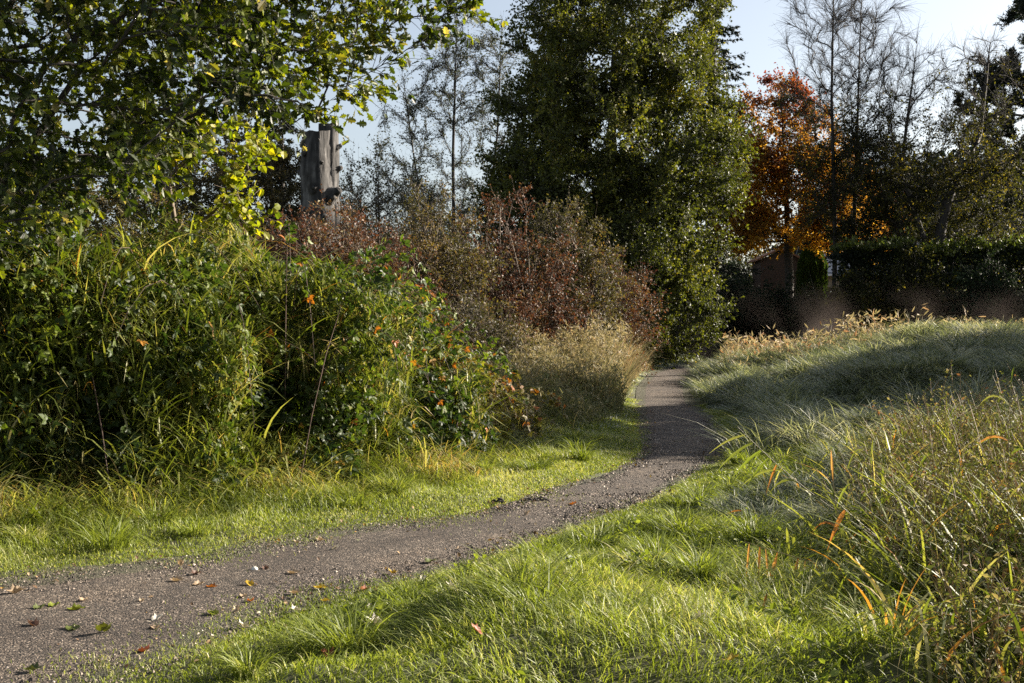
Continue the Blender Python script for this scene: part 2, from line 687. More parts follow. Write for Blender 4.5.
def gravel_path():
    n = 520
    L, Rr = smooth_line(PL, n, 4), smooth_line(PR, n, 4)
    # pair the two edges by nearest progress
    k = 18
    tt = np.linspace(0, 1, k)
    Lq = resample(L, n)
    Rq = resample(Rr, n)
    ov = .10
    V = []
    tint = []
    for t in np.linspace(-ov, 1 + ov, k):
        X = Lq * (1 - t) + Rq * t
        z = hz(X[:, 0], X[:, 1])
        edge = min(t + ov, 1 + ov - t)
        crown = .012 * (1 - ((t - .5) * 2) ** 2)
        V.append(np.c_[X, z + .016 + crown + .012 * (noise(X, .35, 31) - .5)])
        tint.append(np.full(n, np.clip(min(t, 1 - t) * 4, 0, 1)))
    V = np.array(V)
    i, j = np.meshgrid(np.arange(k - 1), np.arange(n - 1), indexing='ij')
    a = (i * n + j).ravel()
    F = np.c_[a, a + n, a + n + 1, a + 1]
    me = np_mesh('gravel_path', V.reshape(-1, 3), F.ravel(), np.full(len(F), 4), np.concatenate(tint), True)
    m, nt, p = new_mat('gravel')
    tc = nt.nodes.new('ShaderNodeTexCoord')
    vo = nt.nodes.new('ShaderNodeTexVoronoi')
    vo.inputs['Scale'].default_value = 75
    n1 = nt.nodes.new('ShaderNodeTexNoise')
    n1.inputs['Scale'].default_value = 2.2
    n1.inputs['Detail'].default_value = 6
    n2 = nt.nodes.new('ShaderNodeTexNoise')
    n2.inputs['Scale'].default_value = 160
    n2.inputs['Detail'].default_value = 4
    for x in (vo, n1, n2):
        nt.links.new(tc.outputs['Object'], x.inputs['Vector'])
    sep = nt.nodes.new('ShaderNodeSeparateColor')
    nt.links.new(vo.outputs['Color'], sep.inputs[0])
    stones = ramp(nt, [(0, (.010, .007, .005)), (.45, (.062, .046, .034)), (.8, (.16, .122, .092)), (1, (.42, .35, .28))], sep.outputs[0])
    soil = ramp(nt, [(.35, (.036, .025, .017)), (.65, (.082, .060, .043))], n1.outputs[0])
    mx = nt.nodes.new('ShaderNodeMixRGB')
    mx.inputs[0].default_value = .72
    nt.links.new(soil, mx.inputs[1])
    nt.links.new(stones, mx.inputs[2])
    n3 = nt.nodes.new('ShaderNodeTexNoise')
    n3.inputs['Scale'].default_value = .9
    n3.inputs['Detail'].default_value = 5
    nt.links.new(tc.outputs['Object'], n3.inputs['Vector'])
    damp = ramp(nt, [(.36, (.62, .58, .56)), (.50, (.95, .95, .95)), (.64, (1.22, 1.18, 1.12))], n3.outputs[0])
    mm = nt.nodes.new('ShaderNodeMixRGB')
    mm.blend_type = 'MULTIPLY'
    mm.inputs[0].default_value = 1
    nt.links.new(mx.outputs[0], mm.inputs[1])
    nt.links.new(damp, mm.inputs[2])
    at = nt.nodes.new('ShaderNodeAttribute')
    at.attribute_name = 'tint'
    ed = nt.nodes.new('ShaderNodeMath')
    ed.operation = 'MULTIPLY_ADD'
    nt.links.new(n1.outputs[0], ed.inputs[0])
    ed.inputs[1].default_value = -.7
    nt.links.new(at.outputs['Fac'], ed.inputs[2])
    msk = ramp(nt, [(0, (.6, .6, .6)), (.12, (0, 0, 0))], ed.outputs[0])
    m2 = nt.nodes.new('ShaderNodeMixRGB')
    nt.links.new(msk, m2.inputs[0])
    nt.links.new(mm.outputs[0], m2.inputs[1])
    m2.inputs[2].default_value = rgb((.055, .062, .022))
    nt.links.new(m2.outputs[0], p.inputs['Base Color'])
    p.inputs['Roughness'].default_value = .85
    ad = nt.nodes.new('ShaderNodeMath')
    ad.operation = 'MULTIPLY_ADD'
    ad.inputs[1].default_value = -1.2
    nt.links.new(vo.outputs['Distance'], ad.inputs[0])
    nt.links.new(n2.outputs[0], ad.inputs[2])
    b = nt.nodes.new('ShaderNodeBump')
    b.inputs['Strength'].default_value = 1.0
    b.inputs['Distance'].default_value = .022
    nt.links.new(ad.outputs[0], b.inputs['Height'])
    nt.links.new(b.outputs[0], p.inputs['Normal'])
    me.materials.append(m)
    tag(link(bpy.data.objects.new('gravel_path', me)), 'narrow grey brown gravel path winding away through the grass', kind='structure')
    return m


M_GRAVEL = gravel_path()


def path_points(n, dmin, dmax, power=1.0, ov=.06):
    """random places on the path"""
    L, Rr = smooth_line(PL, 400, 4), smooth_line(PR, 400, 4)
    i = rng.integers(0, 399, n * 6)
    f = rng.random((n * 6, 1))
    t = rng.uniform(-ov, 1 + ov, (n * 6, 1))
    X = (L[i] * (1 - f) + L[i + 1] * f) * (1 - t) + (Rr[i] * (1 - f) + Rr[i + 1] * f) * t
    m = (X[:, 1] > dmin) & (X[:, 1] < dmax) & (np.abs(X[:, 0]) < .5 * X[:, 1] + .5)
    X = X[m]
    return X[:n]


# loose stones lying in the gravel
def loose_gravel():
    X = np.concatenate([path_points(52000, 4.6, 11), path_points(14000, 9, 20)])
    V0 = np.array([(0, 0, .55), (.6, 0, .05), (.1, .5, 0), (-.5, .15, .08), (-.1, -.55, 0), (.05, 0, -.4)])
    F = np.array([(0, 1, 2), (0, 2, 3), (0, 3, 4), (0, 4, 1)])
    n = len(X)
    s = .0095 * np.exp(rng.normal(0, .32, n))
    s = np.where(X[:, 1] > 10, s * 1.6, s)
    a = rng.uniform(0, 6.28, n)
    sx = rng.uniform(.7, 1.5, n)
    VV = np.broadcast_to(V0, (n, 6, 3)).copy() + rng.normal(0, .1, (n, 6, 3))
    VV[..., 0] *= sx[:, None]
    c, sn = np.cos(a)[:, None], np.sin(a)[:, None]
    V = np.stack([VV[..., 0] * c - VV[..., 1] * sn, VV[..., 0] * sn + VV[..., 1] * c, VV[..., 2]], -1) * s[:, None, None]
    V[..., 0] += X[:, 0:1]
    V[..., 1] += X[:, 1:2]
    V[..., 2] += (hz(X[:, 0], X[:, 1]) + .021)[:, None]
    G = Geo()
    G.add(V.reshape(-1, 3), (F.ravel()[None] + (np.arange(n) * 6)[:, None]).ravel(), np.full(n * 4, 3), np.repeat(rng.random(n), 6))
    m, nt, p = new_mat('loose_stone')
    at = nt.nodes.new('ShaderNodeAttribute')
    at.attribute_name = 'tint'
    nt.links.new(ramp(nt, [(0, (.016, .012, .009)), (.6, (.085, .064, .049)), (.9, (.20, .155, .12)), (1, (.46, .39, .32))], at.outputs['Fac']), p.inputs['Base Color'])
    p.inputs['Roughness'].default_value = .8
    tag(G.build('loose_gravel', m), 'small loose grey stones scattered over the path', 'gravel', kind='stuff')


loose_gravel()

# ================================================================== MATERIALS FOR PLANTS
M_GRASS = leaf_mat('short_grass', [(0, (.048, .072, .012)), (.4, (.145, .185, .028)), (.75, (.27, .32, .060)), (1, (.52, .48, .26))], .42, .5, .33, (1.45, 1.45, .6))
M_DEWY = leaf_mat('dewy_grass', [(0, (.035, .052, .030)), (.4, (.115, .145, .078)), (.75, (.32, .35, .22)), (1, (.55, .53, .42))], .38, .5, .45, (1.35, 1.3, .7))
M_REED = leaf_mat('reed_grass', [(0, (.040, .062, .010)), (.4, (.115, .150, .022)), (.7, (.27, .29, .075)), (.9, (.46, .40, .20)), (1, (.45, .22, .05))], .42, .5, .35, (1.5, 1.45, .6))
M_STRAW = leaf_mat('straw', [(0, (.12, .14, .05)), (.5, (.29, .245, .13)), (.8, (.46, .37, .22)), (1, (.36, .19, .10))], .35, .65, .25, (1.2, 1.15, .9))
M_WEED = leaf_mat('weeds', [(0, (.030, .042, .012)), (.35, (.075, .085, .022)), (.6, (.16, .15, .05)), (.85, (.34, .26, .15)), (1, (.22, .09, .05))], .35, .6, .25)
M_BRAMBLE = leaf_mat('bramble_leaf', [(0, (.018, .034, .010)), (.5, (.055, .085, .016)), (.82, (.14, .175, .022)), (.93, (.28, .25, .03)), (1, (.42, .13, .02))], .35, .52, .3)
M_BRAMBLE2 = leaf_mat('bramble_autumn_leaf', [(0, (.040, .040, .014)), (.4, (.10, .085, .025)), (.7, (.20, .16, .04)), (.88, (.22, .09, .03)), (1, (.42, .13, .02))], .32, .55, .3)
M_ROSE = leaf_mat('rose_leaf', [(0, (.055, .024, .014)), (.35, (.130, .050, .024)), (.6, (.115, .080, .028)), (.85, (.20, .070, .028)), (1, (.20, .16, .045))], .3, .55, .35, (1.3, 1.1, .9))
M_OAK = leaf_mat('oak_leaf', [(0, (.012, .020, .005)), (.45, (.042, .066, .009)), (.8, (.16, .19, .016)), (.95, (.20, .19, .03)), (1, (.30, .26, .14))], .42, .5, .4, (2.1, 2.0, .5))
M_YEL = leaf_mat('yellowing_leaf', [(0, (.08, .12, .010)), (.5, (.22, .25, .018)), (1, (.46, .38, .02))], .5, .5, .4, (1.6, 1.6, .5))
M_POP = leaf_mat('broad_leaf', [(0, (.036, .046, .012)), (.5, (.095, .110, .020)), (.85, (.20, .205, .03)), (1, (.30, .23, .04))], .35, .5, .35, (1.6, 1.6, .5))
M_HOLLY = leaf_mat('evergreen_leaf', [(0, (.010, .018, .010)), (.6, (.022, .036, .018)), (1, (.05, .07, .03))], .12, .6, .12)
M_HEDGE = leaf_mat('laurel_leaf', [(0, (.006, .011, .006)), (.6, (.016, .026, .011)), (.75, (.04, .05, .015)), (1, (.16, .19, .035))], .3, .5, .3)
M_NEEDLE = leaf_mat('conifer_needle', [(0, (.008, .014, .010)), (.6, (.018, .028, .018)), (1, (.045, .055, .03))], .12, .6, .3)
M_MAPLE = leaf_mat('maple_autumn_leaf', [(0, (.16, .035, .022)), (.25, (.17, .070, .024)), (.5, (.19, .110, .026)), (.72, (.34, .18, .034)), (1, (.56, .35, .05))], .55, .5, .3, (2.0, 1.75, .8))
M_DULL = leaf_mat('dull_autumn_leaf', [(0, (.035, .032, .014)), (.5, (.085, .070, .026)), (.85, (.16, .115, .035)), (1, (.22, .12, .04))], .35, .55, .35)
M_OLIVE = leaf_mat('olive_leaf', [(0, (.014, .018, .007)), (.5, (.035, .040, .012)), (.85, (.085, .085, .018)), (1, (.22, .18, .03))], .42, .55, .2, (1.7, 1.6, .6))
M_GREY = leaf_mat('grey_green_leaf', [(0, (.035, .042, .030)), (.6, (.075, .082, .058)), (1, (.15, .14, .09))], .3, .5, .5)
M_BARK = bark_mat('grey_bark', (.045, .040, .034), (.11, .098, .084))
M_BARKD = bark_mat('dark_bark', (.020, .017, .015), (.055, .046, .040))
M_CANE = bark_mat('cane_bark', (.035, .022, .016), (.09, .055, .04), 30)
M_TWIG = bark_mat('pale_twig', (.065, .048, .034), (.15, .115, .08), 30)


def grass_tint(X, n, base=.45, amp=.5, sc=.9, dry=.06):
    t = base + (noise(X, sc, 41) - .5) * amp + rng.normal(0, .16, n)
    t = np.where(rng.random(n) < dry, rng.uniform(.85, 1, n), t)
    return np.clip(t, 0, 1)


def sample_view(n, y0, y1, fx0, fx1, power=1.0):
    """places between distances y0 and y1 and view angles fx0..fx1 (x/y), denser when nearer if power > 1"""
    u = rng.random(n)
    y = y0 * (y1 / y0) ** u if power == 'log' else np.sqrt(u * (y1 ** 2 - y0 ** 2) + y0 ** 2)
    x = rng.uniform(fx0, fx1, n) * y
    return np.c_[x, y]


def dl(X):
    return _bil(DLg, X[:, 0], X[:, 1])


def dr(X):
    return _bil(DRg, X[:, 0], X[:, 1])


# ------------------------------------------------------------------ short grass on both verges
def verge_grass():
    G = Geo()
    # left verge (path edge to the foot of the brambles)
    X = sample_view(420000, 6.0, 26, -.50, .16)
    s = -dl(X)
    wv = .12 * (noise(X, .5, 51) - .5) * 2 + .10 * (noise(X, .16, 52) - .5) * 2
    k = (s > .02 + wv) & (s < 3.6)
    # bare patches towards the path
    k &= (noise(X, .22, 53) > .42 - 2.5 * (s - wv)) | (s > .25)
    X, s = X[k], s[k]
    n = len(X)
    tall = smooth(.15, 1.3, s)
    H = (.035 + .11 * tall) * (.55 + .9 * noise(X, .35, 54)) * rng.uniform(.6, 1.35, n)
    d = X[:, 1]
    w = .0035 + .0004 * d
    az = noise(X, .6, 55) * 6.28 + rng.normal(0, 1.3, n)
    P = np.c_[X, hz(X[:, 0], X[:, 1])]
    blades(G, P, H, w, az, rng.uniform(.2, 1.0, n), rng.uniform(.1, .6, n), grass_tint(X, n, .62, .5, .7, .05), 2)
    # the short sward creeping over the path edge on both sides
    X = sample_view(420000, 4.0, 20, -.50, .30)
    dl_, dr_ = -dl(X), dr(X)
    sv = np.maximum(dl_, dr_)
    k = (sv > -.04 + .16 * (noise(X, .3, 151) - .5) * 2) & (sv < .75)
    X = X[k]
    n = len(X)
    blades(G, np.c_[X, hz(X[:, 0], X[:, 1]) + .004], rng.uniform(.012, .045, n), .003 + .0005 * X[:, 1], rng.uniform(0, 6.28, n), rng.uniform(.3, 1.3, n), .3, grass_tint(X, n, .62, .5, .5, .08), 2)
    # right verge
    X = sample_view(760000, 3.4, 24, -.40, .52)
    s = dr(X)
    wv = .14 * (noise(X, .5, 56) - .5) * 2 + .10 * (noise(X, .15, 57) - .5) * 2
    k = (s > .02 + wv) & (s < 7)
    k &= (noise(X, .25, 58) > .45 - 1.8 * (s - wv)) | (s > .35)
    X, s = X[k], s[k]
    n = len(X)
    tall = smooth(.3, 1.6, s)
    clump = noise(X, .45, 59)
    H = (.032 + .095 * tall) * (.3 + 1.4 * clump) * rng.uniform(.6, 1.35, n)
    az = noise(X, .7, 60) * 6.28 + rng.normal(0, 1.3, n)
    P = np.c_[X, hz(X[:, 0], X[:, 1])]
    blades(G, P, H, .0035 + .0004 * X[:, 1], az, rng.uniform(.2, 1.2, n), rng.uniform(.1, .7, n), grass_tint(X, n, .60, .55, .8, .06), 3)
    # tussocks of longer blades
    C = sample_view(520, 5.0, 17, -.25, .45)
    C = C[(dr(C) > .45) & (dr(C) < 6)]
    C2 = sample_view(160, 8, 16, -.5, .1)
    C2 = C2[(-dl(C2) > .5) & (-dl(C2) < 2.2)]
    C = np.concatenate([C, C2])
    m = 170
    n = len(C) * m
    r = rng.uniform(.05, .16, len(C)).repeat(m)
    a = rng.uniform(0, 6.28, n)
    q = np.sqrt(rng.random(n)) * r
    X = C.repeat(m, 0) + np.c_[np.cos(a) * q, np.sin(a) * q]
    Hc = rng.uniform(.14, .34, len(C)).repeat(m)
    tc_ = rng.normal(.58, .12, len(C)).repeat(m)
    blades(G, np.c_[X, hz(X[:, 0], X[:, 1])], Hc * rng.uniform(.6, 1.15, n), .004 + .0004 * X[:, 1], a + rng.normal(0, .5, n), .25 + 4.0 * q + rng.uniform(0, .5, n), rng.uniform(.2, .9, n), np.clip(tc_ + rng.normal(0, .14, n), 0, 1), 4)
    # low broad leaves among the grass
    X = sample_view(45000, 3.8, 14, -.15, .40)
    X = X[(dr(X) > .5) & (noise(X, .4, 158) > .70)]
    n = len(X)
    scatter(G, T_LEAF, np.c_[X, hz(X[:, 0], X[:, 1]) + rng.uniform(.02, .12, n)], rng.uniform(.02, .05, n), np.clip(rng.normal(.45, .2, n), 0, .9), droop=-.2, up=1.2)
    # sparse tufts creeping into the gravel
    for (cx, cy_, r_, cnt) in ((-1.35, 6.3, .22, 900), (-1.5, 5.6, .25, 900), (-1.0, 6.75, .2, 700), (-2.1, 7.9, .2, 500), (-1.6, 8.7, .2, 500), (-.5, 9.5, .25, 600), (.2, 10.7, .3, 700), (-1.9, 5.3, .2, 400)):
        X = np.c_[rng.normal(cx, r_, cnt), rng.normal(cy_, r_, cnt)]
        P = np.c_[X, hz(X[:, 0], X[:, 1]) + .015]
        blades(G, P, rng.uniform(.015, .05, cnt), .005, rng.uniform(0, 6.28, cnt), rng.uniform(.2, 1, cnt), .3, grass_tint(X, cnt, .6, .5, .5), 2)
    tag(G.build('grass', M_GRASS), 'short bright green grass on both verges of the path', 'grass', kind='stuff')


verge_grass()


def wild_grass():
    """longer dewy grass of the right-hand field and the far left verge"""
    G = Geo()
    # near field, tussocky
    X = sample_view(330000, 7.5, 20, .02, .50)
    s = dr(X)
    k = (s > 1.5 + .8 * (noise(X, .8, 61) - .5))
    X = X[k]
    n = len(X)
    cl = noise(X, .6, 62)
    H = (.14 + .30 * cl ** 1.5) * rng.uniform(.6, 1.3, n)
    az = noise(X, .8, 63) * 9 + rng.normal(0, .7, n)
    blades(G, np.c_[X, hz(X[:, 0], X[:, 1])], H, .005 + .00035 * X[:, 1], az, rng.uniform(.5, 1.5, n), rng.uniform(.3, .95, n), grass_tint(X, n, .5, .5, 1.0, .10), 3)
    # field beyond
    X = sample_view(430000, 17, 60, .05, .52)
    s = dr(X)
    k = s > .15 + .4 * noise(X, 1.0, 64)
    X, s = X[k], s[k]
    n = len(X)
    cl = noise(X, 1.1, 65)
    H = (.16 + .38 * cl ** 1.4) * rng.uniform(.6, 1.3, n) * (.55 + .45 * smooth(.2, 1.5, s))
    az = noise(X, 1.6, 66) * 9 + rng.normal(0, .7, n)
    blades(G, np.c_[X, hz(X[:, 0], X[:, 1])], H, .006 + .00045 * X[:, 1], az, rng.uniform(.5, 1.5, n), rng.uniform(.3, .95, n), grass_tint(X, n, .52, .5, 1.6, .10), 3)
    # far left verge
    X = sample_view(130000, 14, 62, -.05, .25)
    s = -dl(X)
    k = (s > .05 + .3 * noise(X, .7, 67)) & (s < 4)
    X, s = X[k], s[k]
    n = len(X)
    H = (.08 + .22 * smooth(.3, 1.8, s)) * (.5 + noise(X, .8, 68)) * rng.uniform(.6, 1.3, n)
    az = noise(X, 1.2, 69) * 9 + rng.normal(0, .7, n)
    blades(G, np.c_[X, hz(X[:, 0], X[:, 1])], H, .005 + .00045 * X[:, 1], az, rng.uniform(.4, 1.4, n), rng.uniform(.2, .9, n), grass_tint(X, n, .62, .5, 1.2, .08), 3)
    # shaggy tussocks
    C = sample_view(2300, 12.5, 46, .03, .52)
    C = C[dr(C) > .5]
    m = 130
    n = len(C) * m
    r = rng.uniform(.12, .42, len(C)).repeat(m)
    a = rng.uniform(0, 6.28, n)
    q = np.sqrt(rng.random(n)) * r
    X = C.repeat(m, 0) + np.c_[np.cos(a) * q, np.sin(a) * q]
    Hc = rng.uniform(.22, .72, len(C)).repeat(m)
    tc_ = rng.normal(.58, .20, len(C)).repeat(m)
    blades(G, np.c_[X, hz(X[:, 0], X[:, 1])], Hc * rng.uniform(.6, 1.15, n), .006 + .0004 * X[:, 1], a + rng.normal(0, .5, n), .25 + 2.5 * q + rng.uniform(0, .5, n), rng.uniform(.2, .9, n), np.clip(tc_ + rng.normal(0, .14, n), 0, 1), 3)
    # everything else further out
    X = sample_view(120000, 50, 125, -.5, .55)
    k = (dl(X) < -.2) | (dr(X) > .2)
    X = X[k]
    n = len(X)
    blades(G, np.c_[X, hz(X[:, 0], X[:, 1])], rng.uniform(.2, .6, n), .05, rng.uniform(0, 6.28, n), .7, .4, grass_tint(X, n, .4, .5, 3), 2)
    tag(G.build('dewy_grass', M_DEWY), 'long dew covered grass of the field right of the path', 'grass', kind='stuff')


wild_grass()


def straw_grass():
    """dead pale grass: along the far left verge and on the crest of the field"""
    G = Geo()
    blobs = [  # px, dist, rx, ry, n, hmin, hmax, tint
        (520, 21.5, 1.1, 1.2, 5500, .5, 1.15, .40), (560, 23.5, .9, 1.5, 5000, .5, 1.2, .5), (590, 27.0, .9, 1.8, 6500, .7, 1.5, .55), (625, 31.0, .8, 2.0, 6000, .7, 1.5, .6),
        (648, 36.0, .7, 2.2, 3500, .7, 1.5, .6), (668, 42.0, .8, 2.5, 3500, .8, 2.1, .6), (690, 46.0, .8, 1.2, 2500, .8, 2.4, .6), (545, 27.5, 1.5, 1.5, 5000, .8, 1.6, .55),
        (480, 19.5, .9, .8, 3500, .4, .9, .35), (520, 18.5, 1.0, 1.0, 5500, .25, .7, .2), (575, 22.5, .8, 1.6, 6000, .25, .7, .2), (600, 26, .8, 2.0, 5000, .3, .7, .25)]
    for (px, d, rx, ry, n, a, b, tb) in blobs:
        cx = (px - 512) / FPX * d
        X = np.c_[rng.normal(cx, rx * .55, n), rng.normal(d, ry * .6, n)]
        X = X[-dl(X) > .35]
        n = len(X)
        H = rng.uniform(a, b, n) * (.15 + 1.25 * noise(X, .65, 71))
        blades(G, np.c_[X, hz(X[:, 0], X[:, 1])], H, .004 + .0004 * d, rng.uniform(0, 6.28, n), rng.uniform(.15, .8, n), rng.uniform(.05, .6, n), np.clip(tb - .12 + rng.normal(0, .2, n) + (noise(X, .8, 72) - .5) * .7, 0, 1), 4)
        # feathery seed heads
        k = rng.random(n) < .25
        Q = np.c_[X[k], hz(X[k, 0], X[k, 1]) + H[k] * .9]
        for _ in range(5):
            scatter(G, T_NEEDLE, Q + rng.normal(0, .06, Q.shape), .11, np.clip(tb + rng.normal(0, .15, len(Q)), 0, 1), droop=0, up=.8)
    # crest of the field
    X = sample_view(40000, 30, 53, .17, .52)
    dens = smooth(.45, .80, .6 * noise(X, 3.2, 73) + .4 * noise(X, 1.0, 70)) * smooth(29, 40, X[:, 1]) * 1.3 + .03
    X = X[(rng.random(len(X)) < dens) & (dr(X) > 1.0)]
    n = len(X)
    H = rng.uniform(.3, 1.1, n) * (.15 + 1.2 * noise(X, 1.6, 74) ** 1.4)
    blades(G, np.c_[X, hz(X[:, 0], X[:, 1])], H, .018, rng.uniform(0, 6.28, n), rng.uniform(.1, .8, n), rng.uniform(.05, .6, n), np.clip(.42 + rng.normal(0, .2, n) + (noise(X, 2.5, 75) - .5) * 1.0, 0, 1), 3)
    k = rng.random(n) < .3
    Q = np.c_[X[k], hz(X[k, 0], X[k, 1]) + H[k] * .9]
    for _ in range(4):
        scatter(G, T_NEEDLE, Q + rng.normal(0, .08, Q.shape), .2, np.clip(.7 + rng.normal(0, .2, len(Q)), 0, 1), droop=0, up=.8)
    tag(G.build('straw_grass', M_STRAW), 'tall dead straw coloured grass edging the path and the field crest', 'dead grass', kind='stuff')


straw_grass()

# ================================================================== THE LEFT BANK
BUSHES = [  # x, y, rx, ry, rz, leaf mix, label
    (-5.0, 10.9, 1.8, 1.6, 2.65, 0, 'dark green bramble bush at the far left edge of the bank'),
    (-3.65, 11.5, 1.6, 1.6, 2.45, 0, 'tall green bramble bush under the yellow leaved sapling'),
    (-2.55, 12.7, 1.5, 1.6, 2.50, 0, 'green bramble bush overgrown with pale grass below the dead trunk'),
    (-1.65, 13.8, 1.35, 1.6, 2.0, 1, 'bramble bush with orange and red leaves at its top'),
    (-1.05, 14.8, 1.1, 1.4, 1.35, 2, 'olive and brown bramble bush sloping down to the verge'),
    (-0.5, 16.0, .8, .9, .8, 2, 'low brown bramble bush at the right end of the bank'),
]


def dome(n, x, y, rx, ry, rz, lo=.72, hi=1.06, front=True, zb=None):
    """points in the outer shell of a dome standing on the ground at x, y, and the outward direction"""
    d = rand_unit(n * 2)
    d[:, 2] = np.abs(d[:, 2])
    if front:
        d = d[d[:, 1] < .55]
    d = d[:n]
    Q_ = d * np.array([rx, ry, rz]) + np.array([x, y, 0])
    lump = .60 + .50 * noise(Q_, .8, 81) + .34 * noise(Q_, .33, 80)
    r = rng.uniform(lo, hi, len(d)) * lump
    zb = h1(x, y) * .6 if zb is None else zb
    P = np.array([x, y, zb]) + d * r[:, None] * np.array([rx, ry, rz])
    return P, norm(d / np.array([rx, ry, rz]))


def brambles():
    for (x, y, rx, ry, rz, mix, lab) in BUSHES:
        root = empty('bramble_bush', (x, y, h1(x, y)), lab, 'bramble', 'brambles on the left bank')
        o = np.array([x, y, h1(x, y)])
        Gc, Gl = Geo(), Geo()
        # arching canes
        nc = 34
        a = rng.uniform(0, 6.28, nc)
        b0 = np.c_[x + rng.normal(0, .4 * rx, nc), y + rng.normal(0, .4 * ry, nc), np.full(nc, h1(x, y))]
        top = b0 + np.c_[np.cos(a) * rx * .5, np.sin(a) * ry * .5, rng.uniform(.8, 1.5, nc) * rz]
        end = b0 + np.c_[np.cos(a) * rx * 1.15, np.sin(a) * ry * 1.15, rng.uniform(.15, .8, nc) * rz]
        C = np.array([bez(p, q, e, 9) for p, q, e in zip(b0, top, end)])
        tube_batch(Gc, C, np.linspace(.006, .002, 9)[None] * np.ones((nc, 1)), 4)
        Gc.build('canes', M_CANE, root, True, o)
        # leaves
        A = rx * rz * 4
        n = int(A * 1250)
        P, d = dome(n, x, y, rx, ry, rz, .55, 1.04)
        kp = .5 * noise(P, .28, 82) + .5 * noise(P, .6, 86) > .40
        P, d = P[kp], d[kp]
        nz = noise(P, .5, 83)
        tn = np.clip(.45 + (nz - .5) * .8 + rng.normal(0, .16, len(P)), 0, .86)
        if mix == 1:
            hot = (P[:, 2] > rz * .55) & (noise(P, .35, 84) > .55)
            tn = np.where(hot & (rng.random(len(P)) < .6), rng.uniform(.9, 1, len(P)), tn)
        if mix == 2:
            tn = np.minimum(tn, .78)
        rare = rng.random(len(P)) < (.006 if mix == 2 else .012)
        tn = np.where(rare, rng.uniform(.88, 1, len(P)), tn)
        scatter(Gl, T_TRI, P, rng.uniform(.035, .085, len(P)), tn, d, .8, .5, .9)
        Q, dq = on_twigs(C, 700, .3)
        scatter(Gl, T_TRI, Q, rng.uniform(.045, .08, len(Q)), np.clip(rng.normal(.6, .2, len(Q)), 0, 1), dq, .4, .3, 1.2)
        Gl.build('foliage', M_BRAMBLE2 if mix == 2 else M_BRAMBLE, root, False, o)


brambles()


def bank_grass():
    """long reed grass growing up through and hanging over the brambles"""
    G = Geo()
    for i, (x, y, rx, ry, rz, mix, lab) in enumerate(BUSHES):
        n = int(rx * rz * [2000, 4300, 4300, 3000, 1900, 1500][i])
        P, d = dome(n, x, y, rx, ry, rz, .74, 1.0)
        keep = .6 * noise(P, .75, 91) + .4 * noise(P, .3, 90) > [.56, .44, .44, .48, .5, .5][i]
        P, d = P[keep], d[keep]
        n = len(P)
        az = np.arctan2(d[:, 1], d[:, 0]) + rng.normal(0, 1.5, n)
        H = rng.uniform(.12, .42, n)
        nz = noise(P, .35, 92)
        tn = np.clip(.55 + (nz - .5) * .7 + rng.normal(0, .17, n), 0, .93)
        tn = np.where(rng.random(n) < .012, 1.0, tn)
        wide = rng.random(n) < .32
        H = np.where(wide, H * 1.45, H)
        blades(G, P, H, np.where(wide, rng.uniform(.013, .026, n), rng.uniform(.005, .011, n)), az, rng.uniform(.3, 1.6, n), rng.uniform(.0, 1.2, n), tn, 4)
    # foot of the bank: long grass leaning onto the verge
    X = sample_view(90000, 7.5, 19, -.52, .06)
    s = -dl(X)
    k = (s > .75 + .7 * noise(X, .6, 93)) & (s < 3.4)
    X, s = X[k], s[k]
    n = len(X)
    H = rng.uniform(.12, .55, n) * (.4 + .8 * noise(X, .4, 94)) * (.5 + 1.0 * smooth(.9, 2.2, s))
    blades(G, np.c_[X, hz(X[:, 0], X[:, 1])], H * 1.15, np.where(rng.random(n) < .22, rng.uniform(.012, .024, n), rng.uniform(.004, .009, n)), -1.2 + rng.normal(0, 1.3, n), rng.uniform(.3, 1.1, n), rng.uniform(.2, 1.0, n),
           np.clip(.55 + (noise(X, .7, 95) - .5) * .7 + rng.normal(0, .17, n), 0, .95), 4)
    tag(G.build('reed_grass', M_REED), 'long tangled reed grass hanging over the brambles on the left bank', 'grass', kind='stuff')


bank_grass()


